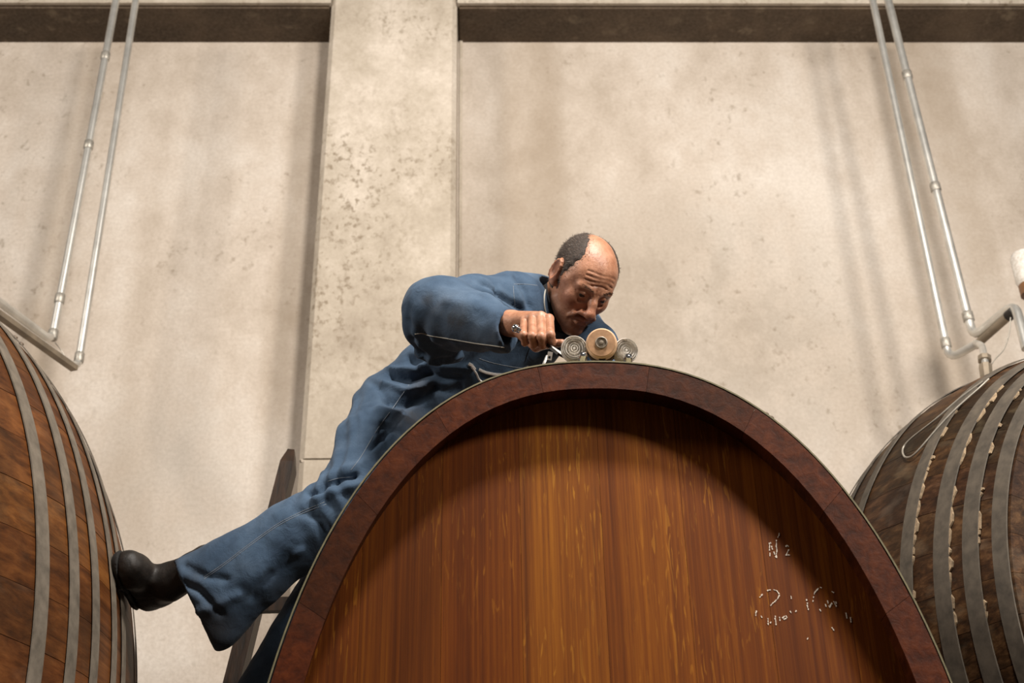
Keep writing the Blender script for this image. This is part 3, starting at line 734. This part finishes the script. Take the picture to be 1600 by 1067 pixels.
# --- left hand resting on the barrel behind the discs
wl = np.array([.42, 2.80, topz(.42, 2.80)+.045]); hd = np.array([.15, -1, -.1]); hd /= np.linalg.norm(hd); sd = np.array([1, .15, 0.])
fl = Field(wl-[.10, .24, .07], wl+[.13, .09, .09], .0022)
for j in range(4):
    k0 = wl+hd*.085+sd*(j-1.5)*.021; k0[2] = topz(k0[0], k0[1])+.020
    L_ = (.030, .036, .034, .026)[j]; k1 = k0+hd*L_+[0, 0, .008]; k2 = k1+hd*L_*.75; k2[2] = topz(k2[0], k2[1])+.014; k3 = k2+hd*L_*.6; k3[2] = topz(k3[0], k3[1])+.009
    fl.cap(wl, k0, .020, .012, .02); fl.chain([k0, k1, k2, k3], [.011, .0095, .0088, .0078], .002)
fl.chain([wl-sd*.018, wl-sd*.05+hd*.05, wl-sd*.058+hd*.085+[0, 0, -.012]], [.016, .012, .009], .01)
fl.cap(wl-hd*.06+[0, 0, .03], wl, .028, .023, .02)
V4, Q4 = fl.mesh(1)
# --- joints of the body
J = dict(hip=P(628, 636, 3.18), waist=P(700, 572, 3.10), chest=P(795, 515, 3.03), shR=P(790, 470, 2.90), shL=P(895, 492, 3.17), elR=P(692, 490, 2.73), wrR=P(800, 512, 2.575),
         hipR=P(610, 650, 3.13), knR=P(553, 782, 2.98), anR=P(262, 905, 3.16), hipL=P(665, 650, 3.28), knL=P(548, 872, 3.20), elL=P(927, 541, 2.98), wrL=wl)
neck = HW((0, -.085, -.22))
shin_d = P(430, 1067, 3.24)-J['knL']; anL = J['knL']+shin_d*((z_r-.6+.019+.11-J['knL'][2])/shin_d[2]); J['anL'] = anL
bf = Field((-1.0, 2.3, 1.95), (.6, 3.55, 3.65), .012)
bf.chain([J['hip'], J['waist'], J['chest'], neck], [.085, .075, .10, .055], .05).cap(J['shR'], J['shL'], .05, .05, .04)
bf.chain([J['shR'], J['elR'], J['wrR']+.25*(J['elR']-J['wrR'])], [.045, .036, .026], .02).chain([J['shL'], J['elL'], J['wrL']-hd*.05+[0, 0, .03]], [.045, .036, .026], .02)
bf.chain([J['hipR'], J['knR'], J['anR']+[0, .012, 0]], [.075, .05, .026], .03).chain([J['hipL'], J['knL'], J['anL']], [.075, .05, .028], .03)
V5, Q5 = bf.mesh(1)
VV, QQ = [], []; k = 0; parts = ((headW, Q1), (V3, Q3), (V4, Q4), (V5, Q5))
for v, q in parts: VV.append(v); QQ.append(q+k); k += len(v)
VV = np.concatenate(VV); QQ = np.concatenate(QQ)
LB = dict(label='balding man in blue coveralls leaning over the middle barrel, one boot on left barrel', category='person')
def largest(V, Q):                                # drop stray islands
    lab = np.arange(len(V)); ok = ~np.isnan(V).any(1); Q = Q[ok[Q].all(1)]
    while True:
        m = lab[Q].min(1); new = lab.copy(); np.minimum.at(new, Q.ravel(), np.repeat(m, 4)); new = new[new]
        if (new == lab).all(): break
        lab = new
    keep = lab == np.bincount(lab[Q[:, 0]]).argmax(); Q = Q[keep[Q[:, 0]]]; idx = np.unique(Q); mp = np.full(len(V), -1); mp[idx] = np.arange(len(idx))
    return V[idx], mp[Q]
bm = bmesh.new(); groups = []
for v, q in parts:
    v, q = largest(v, q); vs = [bm.verts.new(x) for x in v]; groups.append(set(vs))
    for f in q:
        try: bm.faces.new([vs[k] for k in f])
        except ValueError: pass
def stitch(ga, gb, p, n, R):                     # join island a (kept before the plane) to b (kept behind it)
    n = np.array(n)/np.linalg.norm(n); pv, nv = Vector(p), Vector(n); near = lambda v: (v.co-pv).length < R
    kill = [v for v in groups[ga] if near(v) and (v.co-pv).dot(nv) > 0]+[v for v in groups[gb] if near(v) and (v.co-pv).dot(nv) < .014]
    bmesh.ops.delete(bm, geom=kill, context='VERTS')
    groups[ga] = {v for v in groups[ga] if v.is_valid}; groups[gb] = {v for v in groups[gb] if v.is_valid}
    L = []
    for g in (ga, gb):
        E = {e for v in groups[g] if near(v) for e in v.link_edges if e.is_boundary}; best = []
        while E:
            st = [E.pop()]; comp = []
            while st:
                e = st.pop(); comp.append(e)
                for v in e.verts:
                    for e2 in v.link_edges:
                        if e2 in E: E.remove(e2); st.append(e2)
            if len(comp) > len(best): best = comp
        L += best
    try: bmesh.ops.bridge_loops(bm, edges=L)
    except Exception as ex: print('bridge', ex)
stitch(0, 3, HW((0, -.078, -.195)), HM@np.array([0, -.25, -1]), .10)
wa = wr+(wr-P(840, 505, 2.50))*.75; stitch(1, 3, wa, J['elR']-J['wrR'], .055)
stitch(2, 3, wl-hd*.045+[0, 0, .022], J['elL']-wl, .055)
bm.normal_update(); me = bpy.data.meshes.new('person'); bm.to_mesh(me); bm.free()
VV = np.empty(len(me.vertices)*3, np.float32); me.vertices.foreach_get('co', VV); VV = VV.reshape(-1, 3).astype(float)
me.materials.append(M['skin']); me.polygons.foreach_set('use_smooth', [True]*len(me.polygons))
man = bpy.data.objects.new('person', me); COL.objects.link(man); prop(man, **LB)
hl = (VV-HO)@HM
g = lambda c, r: np.exp(-((hl-np.array(c))**2).sum(1)/r**2)
fl_ = np.clip(.55*g((0, .11, -.04), .022)+.35*g((.045, .07, -.03), .03)+.35*g((-.045, .07, -.03), .03)+.3*g((.082, -.01, -.004), .035)+.3*g((-.082, -.01, 0), .035)+.5*g((0, .1, -.072), .015)+.25*g((0, .08, -.1), .03), 0, .8)
nearhead = (np.linalg.norm(hl, axis=1) < .19); st_ = nearhead*np.clip((-.045-hl[:, 2])/.02, 0, 1)*np.clip((hl[:, 1]+.02)/.03, 0, 1)*.45*np.clip(1-g((0, .11, -.045), .02), 0, 1)
attr(man, 'flush', fl_); attr(man, 'stubble', st_)
hair = obj('hair', V2@HM.T+HO, Q2, M['hair'], man, True)
bl = MB(); idx = RNG.choice(len(V2), 9000)
fv, ff_ = [], []
for i in idx:
    p = V2[i]; n = hairN[i]
    if n@p < 0: continue
    d = np.array([0, -.55, -.6])+n*.5+RNG.normal(size=3)*.45; d /= np.linalg.norm(d); s_ = np.cross(d, n); s_ /= np.linalg.norm(s_)+1e-9
    b = p-n*.0012+d*RNG.uniform(-.001, .003); k = len(fv); fv += [HW(b-s_*.0006), HW(b+s_*.0006), HW(b+d*RNG.uniform(.004, .009))]; ff_.append((k, k+1, k+2))
ii = [np.clip(((head_local[:, k]-hf.lo[k])/hf.h).astype(int), 0, hf.n[k]-1) for k in range(3)]; mk = mask[ii[0], ii[1], ii[2]]; hn0 = normals(head_local, Q1)
for i in np.where((mk > -.002) & (mk < .016) & (head_local[:, 2] > -.03) & (ear[ii[0], ii[1], ii[2]] < -.0) & (np.abs(head_local[:, 0]) < .0775))[0]:
    if RNG.random() > .95*(1-mk[i]/.016)**1.7: continue
    p = head_local[i]; n = hn0[i]; n = n if n@p > 0 else -n
    d = np.array([0, -.7, -.4])+n*.35+RNG.normal(size=3)*.4; d /= np.linalg.norm(d); s_ = np.cross(d, n); s_ /= np.linalg.norm(s_)+1e-9; k = len(fv)
    b = p-n*.0005; fv += [HW(b-s_*.0006), HW(b+s_*.0006), HW(b+d*RNG.uniform(.004, .008))]; ff_.append((k, k+1, k+2))
obj('hair_strands', fv, ff_, M['hair_blade'], hair, False, kind='stuff')
for sx in (1, -1):
    fv, ff_ = [], []
    for i in range(110):
        t = RNG.uniform(0, 1); b = np.array([sx*(.012+.036*t), .0965-.020*t**1.7, .0185+.006*sin(t*2.6)])+RNG.normal(size=3)*[.001, .0008, .0018]
        d = np.array([sx*.9, .25, -.15])+RNG.normal(size=3)*.25; d /= np.linalg.norm(d); k = len(fv)
        fv += [HW(b-[0, 0, .0004]), HW(b+[0, 0, .0004]), HW(b+d*.008)]; ff_.append((k, k+1, k+2))
    obj('eyebrow', fv, ff_, M['hair'], man, kind='stuff')
    e = MB().lathe(HW((sx*.0305, .0750, -.0035)), HM@np.array([sx*.1, .9, -.45]), [(.0118*sin(q), .0128*cos(q)) for q in np.linspace(1.2, .05, 6)], 18).make('eye', M['eye'], man, True)

# --- coveralls
n0 = HW((0, -.052, -.095)); n1 = HW((0, -.090, -.215)); na = n1-n0; na /= np.linalg.norm(na)
cf = Field((-1.0, 2.36, 1.98), (.58, 3.52, 3.62), .006)
cf.chain([P(628, 640, 3.18), P(690, 592, 3.11), P(740, 555, 3.07), P(800, 512, 3.03)], [.122, .112, .128, .142], .05)
cf.cap(P(800, 478, 2.93), P(885, 492, 3.15), .082, .080, .05)
cf.cap(P(835, 482, 3.02), neck*.6+P(850, 480, 3.0)*.4, .092, .075, .03)
cf.chain([P(800, 476, 2.92), P(745, 478, 2.84)], [.082, .078], .03)
cf.chain([P(745, 480, 2.84), P(690, 489, 2.735)], [.078, .086], .03)
cf.cap(P(664, 474, 2.76), P(668, 515, 2.75), .054, .045, .03)
cf.chain([P(690, 491, 2.735), P(745, 503, 2.66), P(800, 521, 2.575)], [.090, .066, .047], .03)
cf.chain([P(655, 552, 2.80), P(680, 556, 2.80), P(715, 556, 2.84)], [.014, .020, .02], .02)          # slack roll under the elbow
cf.chain([P(890, 492, 3.15), P(927, 541, 2.98), wl-hd*.075+[0, 0, .035]], [.075, .058, .045], .03)
cf.chain([P(615, 650, 3.14), P(588, 700, 3.06), P(558, 770, 2.99)], [.115, .100, .092], .04)
cf.chain([P(556, 775, 2.99), P(530, 800, 2.99), P(470, 832, 3.01), P(292, 924, 3.08)], [.090, .088, .084, .082], .03)
cf.chain([P(455, 850, 3.02), P(400, 895, 3.04), P(345, 945, 3.08), P(338, 982, 3.09)], [.072, .074, .084, .054], .04)
cf.chain([P(668, 655, 3.27), J['knL'], J['anL']+(J['knL']-J['anL'])*.12], [.11, .088, .080], .04)
c1_, c2_ = P(269, 871, 3.08), P(336, 1019, 3.08); cn = np.cross(c2_-c1_, (0, 1, 0)); cn *= -1 if cn[0] > 0 else 1; cn /= np.linalg.norm(cn)
def cut(F, p, n, lo, hi, k=.004):
    sl, X, Y, Z = F.sub(lo, hi); F.comb(sl, -((X-p[0])*n[0]+(Y-p[1])*n[1]+(Z-p[2])*n[2]).astype(np.float32), k, 'sub')
cut(cf, c1_, cn, (-1, 2.7, 2.42), (-.55, 3.4, 3.0))
cf.chain([P(400, 870, 3.03), P(292, 924, 3.08), P(250, 946, 3.09)], [.03, .058, .062], .02, 'sub')
cf.chain([P(340, 925, 3.06), P(318, 952, 3.08), P(290, 975, 3.09)], [.02, .045, .05], .03, 'sub')
w1, w2 = P(797, 486, 2.58), P(788, 552, 2.58); wn = np.cross(w2-w1, (.5, 1, 0)); wn *= -1 if wn[0] < 0 else 1; wn /= np.linalg.norm(wn)
cut(cf, w1, wn, P(800, 560, 2.50)-[.08, .06, .03], P(800, 470, 2.66)+[.08, .02, .03], .003)
cf.cap(P(765, 511, 2.62), P(808, 521, 2.56), .026, .037, .008, 'sub')
cf.cap(n0, n1+na*.02, .080, .078, .008, 'sub'); cf.cap(n0, HW((0, -.01, -.19)), .06, .055, .01, 'sub')
V6, Q6 = cf.mesh(2)
N6 = normals(V6, Q6); pc = project(V6); vd = CAM-V6; vd /= np.linalg.norm(vd, axis=1)[:, None]; face_ = np.clip((N6*vd).sum(1)*1.6, 0, 1)
def nz(P_, sc, off=0): return np.array([mn.noise(Vector((p[0]*sc[0]+off, p[1]*sc[1], p[2]*sc[2]))) for p in P_])
dsp = .0045*nz(V6, (13, 13, 13))+.0022*nz(V6, (30, 30, 30), 5)
# diagonal drag folds (body space)
ax1 = J['anR']-J['knR']; ax1 /= np.linalg.norm(ax1); L1 = (V6-J['knR'])@ax1; wk = np.exp(-((L1-.02)/.08)**2)*(segdist(V6, [J['hipR'], J['knR'], J['anR']]) < .13)
dsp += .0045*wk*np.sin(L1*150+nz(V6, (12, 12, 12), 9)*3)
ax2 = P(800, 521, 2.575)-P(690, 491, 2.735); ax2 /= np.linalg.norm(ax2); L2 = (V6-P(690, 491, 2.735))@ax2; we = np.exp(-((L2-.01)/.07)**2)*(segdist(V6, [J['shR'], J['elR'], J['wrR']]) < .12)*np.clip(-N6[:, 2]*1.5+.1, 0, 1)
dsp += .006*we*np.sin(L2*110+nz(V6, (10, 10, 10), 3)*3)
folds = [([(738, 437), (765, 449), (792, 468), (814, 484)], 4, -.010), ([(742, 448), (765, 460), (790, 478)], 6, .005), ([(560, 640), (590, 668), (618, 700)], 6, -.006), ([(640, 560), (668, 566), (700, 562)], 5, -.012),   # polyline, half width (px), depth (m)
    ([(728, 427), (752, 429), (770, 436), (777, 446), (777, 462)], 3.5, -.007), ([(735, 434), (760, 440), (768, 455)], 6, .006),
    ([(790, 422), (800, 445), (812, 470)], 6, .006), ([(806, 430), (822, 455), (826, 480)], 4, -.006), ([(700, 443), (726, 450), (750, 462)], 5, -.005),
    ([(612, 586), (640, 594), (668, 583)], 6, -.016), ([(596, 572), (622, 580), (650, 575), (672, 566)], 5, .010), ([(600, 600), (630, 612), (662, 604)], 5, .012),
    ([(606, 624), (636, 630), (662, 622), (678, 606)], 6, -.014), ([(592, 640), (622, 650), (650, 668)], 6, .010), ([(600, 664), (624, 672), (642, 690)], 5, -.009),
    ([(664, 604), (636, 640), (606, 676), (580, 700)], 4, -.006), ([(560, 585), (585, 600), (604, 622)], 5, -.007), ([(545, 630), (565, 650), (590, 660)], 5, .004),
    ([(640, 566), (664, 582), (690, 590), (720, 590)], 5, -.009), ([(655, 560), (690, 572), (730, 574)], 5, .008), ([(680, 606), (700, 612), (716, 604)], 6, -.008),
    ([(484, 772), (496, 769), (508, 757), (530, 749), (556, 742)], 4.5, -.013), ([(492, 782), (512, 772), (540, 764), (575, 752)], 6, .008), ([(505, 745), (530, 735), (566, 724)], 6, .005),
    ([(470, 800), (500, 812), (520, 838)], 6, -.005), ([(455, 872), (420, 900), (395, 935)], 7, -.007), ([(470, 860), (430, 890)], 6, .005),
    ([(290, 885), (320, 900), (352, 905)], 6, -.005), ([(286, 912), (310, 922), (345, 960)], 6, -.007), ([(300, 960), (330, 950), (372, 930)], 8, .006),
    ([(645, 530), (665, 540), (700, 545)], 5, -.008), ([(637, 500), (652, 520), (668, 532)], 5, -.005), ([(700, 470), (745, 476), (790, 490)], 9, .004)]
for pl_, w_, a_ in folds: dsp += a_*1.35*np.exp(-(segdist(pc, pl_)/w_)**2)*face_
V6 = V6+N6*dsp[:, None]
cov = obj('coverall', V6, Q6, M['cloth'], man, True)
gr = np.zeros(len(V6))
for (px, py, rp, a_) in ((668, 468, 13, .6), (712, 498, 20, .95), (690, 492, 30, .55), (735, 520, 22, .4), (662, 510, 18, .4), (640, 655, 26, .75), (655, 605, 22, .6), (330, 985, 45, .75), (560, 600, 10, .3), (770, 525, 22, .5), (430, 910, 18, .3), (300, 900, 20, .35)):  # grime on the sleeve; hip and cuff spots are painted shade
    gr = np.maximum(gr, a_*np.exp(-((pc-[px, py])**2).sum(1)/rp**2)*(face_ > 0))
attr(cov, 'grime_shade', gr)
bvh = BVHTree.FromPolygons([tuple(v) for v in V6], [tuple(int(i) for i in q) for q in Q6])
def onc(px, py, e=.001):
    d = P(px, py, 3.0)-CAM; h = bvh.ray_cast(Vector(CAM), Vector(d))
    if h[0] is None: return None
    return np.array(h[0])+np.array(h[1])*e*(1 if h[1].dot(Vector(d)) < 0 else -1)
def line_on(pts, r, name, m, parent, n=10, e=.001, **kw):
    fine = spline([np.array([x, y, 0.]) for x, y in pts], n); w3 = [onc(p[0], p[1], e) for p in fine]; w3 = [p for p in w3 if p is not None]
    if len(w3) < 3: return None
    w3 = [(w3[max(i-1, 0)]+w3[i]*2+w3[min(i+1, len(w3)-1)])/4 for i in range(len(w3))]
    return MB().tube(w3, r, 6).make(name, m, parent, True, **kw)
line_on([(648, 522), (660, 521), (674, 525), (700, 529), (740, 536), (770, 540), (788, 543)], .0013, 'seam', M['trim'], cov, e=.0003)
for o_ in (0, 3.2): line_on([(508+o_, 784+o_), (470, 800+o_), (435, 818+o_), (395, 846+o_), (350, 880+o_), (318, 902+o_)], .0009, 'seam', M['thread'], cov, e=0)
line_on([(512, 752), (530, 747), (552, 745)], .001, 'seam', M['thread'], cov, e=0)
line_on([(640, 600), (612, 640), (590, 670), (565, 712), (548, 735)], .001, 'seam', M['thread'], cov, e=0)
line_on([(802, 444), (820, 444), (840, 446)], .0009, 'seam', M['thread'], cov, e=0)
line_on([(802, 446), (803, 462), (805, 480)], .0009, 'seam', M['thread'], cov, e=0)
line_on([(748, 560), (770, 567), (800, 573), (830, 576)], .001, 'seam', M['thread'], cov, e=0)
line_on([(820, 566), (826, 548), (832, 535)], .001, 'seam', M['steel_dark'], cov, e=0)
z1 = line_on([(748, 577), (760, 582), (778, 585), (795, 584), (812, 578), (826, 572)], .0040, 'zipper', M['zip'], cov, e=.001, label='open silver chest-pocket zipper')
line_on([(736, 572), (744, 582), (749, 592), (758, 598)], .0030, 'zip_pull', M['zip'], cov, e=.006, label='zip pull hanging from the pocket')
line_on([(732, 569), (737, 572), (742, 577)], .0048, 'zip_slider', M['zip'], cov, e=.004)
# main zip by the blade
zs = [P(846, 577, 2.62), P(850, 568, 2.62), P(855, 556, 2.62)]
MB().tube(zs, .0036, 8).make('zipper', M['zip'], cov, True, label='lower end of the silver front zip')
za = P(859, 556, 2.60); zx, zz_ = AR, AU
def plate(c, w_, h_, rot, hole=None, th=.0015):
    x = zx*cos(rot)+zz_*sin(rot); y = -zx*sin(rot)+zz_*cos(rot); v = []
    o_ = [(-w_, -h_), (w_, -h_), (w_, h_), (-w_, h_)]; i_ = [(-w_*.45, -h_*.65), (w_*.45, -h_*.65), (w_*.45, -h_*.05), (-w_*.45, -h_*.05)]
    for s_ in (0, 1): v += [c+x*a+y*b-AV*th*(1-2*s_) for a, b in o_+i_]
    f = [(j, (j+1) % 4, 4+(j+1) % 4, 4+j) for j in range(4)]; f += [tuple(q+8 for q in g)[::-1] for g in f]
    f += [(j, j+8, (j+1) % 4+8, (j+1) % 4) for j in range(4)]+[(4+j, 4+(j+1) % 4, 12+(j+1) % 4, 12+j) for j in range(4)]
    return v, f
v, f = plate(za, .0058, .0098, -.18); obj('zip_tab', v, f, M['zip'], cov, False, label='rectangular silver zip tab with a slot')

# --- collar, undershirt
def band(name, c0, c1, r0, r1, th, m, parent, sq=1.0, n=40, open_=None):
    a = c1-c0; a /= np.linalg.norm(a); u = HM[:, 0]-a*(HM[:, 0]@a); u /= np.linalg.norm(u); q = np.cross(a, u); v = []
    rows = [(c0, r0-th), (c0-a*th*.6, r0-th*.5), (c0, r0), (c0*.5+c1*.5, (r0+r1)/2+.003), (c1, r1), (c1, r1-th), (c0*.5+c1*.5, (r0+r1)/2-th)]
    for c, r in rows:
        for k in range(n):
            t = 2*pi*k/n; rr = r*(1+.02*sin(3*t+1)); v.append(c+u*cos(t)*rr+q*sin(t)*rr*sq+a*.004*sin(2*t+.5))
    R_ = len(rows); f = [(i*n+k, i*n+(k+1) % n, ((i+1) % R_)*n+(k+1) % n, ((i+1) % R_)*n+k) for i in range(R_) for k in range(n)]
    return obj(name, v, f, m, parent, True)
uf = Field(np.minimum(HW((0, -.035, -.085)), HW((0, -.085, -.24)))-.11, np.maximum(HW((0, -.035, -.085)), HW((0, -.085, -.24)))+.11, .004)
uf.chain([HW((0, -.022, -.060)), HW((0, -.052, -.13)), HW((0, -.088, -.23))], [.0645, .068, .076], .02)
cut(uf, HW((0, -.03, -.083)), HM@np.array([0, .42, 1.]), uf.lo, uf.lo+uf.n*uf.h, .006)
Vu, Qu = uf.mesh(1); obj('undershirt_collar', Vu, Qu, M['black_knit'], man, True)
band('collar', n0*.66+n1*.34, n1+na*.05, .088, .100, .004, M['cloth'], cov)
line_on([(853, 447), (850, 462), (850, 478), (853, 492), (859, 508)], .0021, 'collar_piping', M['trim'], cov, e=.0015)

# --- boots
def boot(heel, toe, up, ankle, shaft_end, parent, label):
    heel, toe, up = (np.array(q, float) for q in (heel, toe, up)); e = toe-heel; L = np.linalg.norm(e); e /= L; up = up-e*(up@e); up /= np.linalg.norm(up)
    lo = np.minimum(np.minimum(heel, toe), shaft_end)-.09; hi = np.maximum(np.maximum(heel, toe), shaft_end)+.09
    F = Field(lo, hi, .0042); s_ = lambda t, h_: heel+e*L*t+up*h_
    F.chain([s_(.12, .045), s_(.45, .048), s_(.75, .040), s_(.90, .034)], [.037, .036, .042, .034], .02)
    F.chain([s_(.88, .042), s_(.72, .055)], [.032, .030], .02)
    F.chain([s_(.14, .05), s_(.30, .085), np.array(ankle), np.array(shaft_end)], [.038, .042, .043, .046], .03)
    F.cap(s_(.45, .07), s_(.62, .058), .030, .028, .02)
    cut(F, s_(0, .016), -up, lo-.1, hi+.1, .004)
    V, Q = F.mesh(1); V += normals(V, Q)*(.0016*nz(V, (45, 45, 45)))[:, None]
    b = obj('boot', V, Q, M['leather'], parent, True, label=label)
    G = Field(lo, hi, .0042); G.chain([s_(.12, .03), s_(.45, .03), s_(.75, .03), s_(.90, .03)], [.043, .038, .047, .040], .015)
    cut(G, s_(0, .019), up, lo-.1, hi+.1, .002); cut(G, s_(0, 0), -up, lo-.1, hi+.1, .002); cut(G, s_(.97, 0)+e*.03, e, lo-.1, hi+.1, .002)
    V, Q = G.mesh(0); obj('sole', V, Q, M['rubber'], b, True)
    sd_ = np.cross(e, up)
    for q in range(4):
        c = s_(.60-.09*q, .088+.012*q); MB().tube([c-sd_*.026-up*.012, c-sd_*.014, c+sd_*.014, c+sd_*.026-up*.012], .0026, 6).make('lace', M['lace'], b, True)
    return b
by, bz = 3.19, at(192, 906, 3.19)[2]
def lflank(y, z): A, B_ = lrad(y); return LEFT['cx']+A*sqrt(1-((z-LEFT['cz_'])/B_)**2)
xs_ = max(lflank(y, bz) for y in (by-.1, by, by+.1))+.005
boot((xs_, by+.12, bz-.012), (xs_, by-.13, bz+.004), (1, 0, 0), J['anR']+[.0, .015, -.003], J['anR']+(J['knR']-J['anR'])*.22+[0, .0, 0], man, 'black boot pressed flat against the left barrel')
fz = z_r-.6+.0155
boot((anL[0]-.01, anL[1]-.075, fz+.004), (anL[0]+.03, anL[1]+.175, fz+.004), (0, 0, 1), anL+[0, -.01, -.01], anL+(J['knL']-anL)*.25, man, None)

# ------------------------------------------------------------------ the tool in the hand
tl = thing('hand_tool', 'chrome-handled scraper with dark blade gripped in the fist', 'tool', tuple(P(830, 526, 2.49)))
h0, h1 = P(806, 513, 2.497), P(866, 541, 2.483)
MB().tube([h0, h1], .0072, 12).make('handle', M['chrome'], tl, True)
hv = (h0-h1)/np.linalg.norm(h0-h1)
MB().lathe(h0, hv, [(.006, -.006), (.0092, -.003), (.0098, .002), (.0075, .007), (.003, .0095)], 18).make('pommel', M['chrome'], tl, True)
p0 = P(813, 517, 2.475); MB().lathe(p0, hv, [(.004, -.004), (.0055, 0), (.0035, .004)], 12).make('stud', M['chrome'], tl, True)
MB().prism(P(859, 541, 2.478), P(878, 556, 2.455), (.012, .0035), (.014, .003), up=(0, 0, 1)).make('blade', M['steel_dark'], tl, label='dark blade')
MB().prism(P(861, 541, 2.462), P(879, 553, 2.440), (.0022, .0022), (.0022, .0022), up=(0, 0, 1)).make('blade_edge', M['zip'], tl, label='bright blade edge')
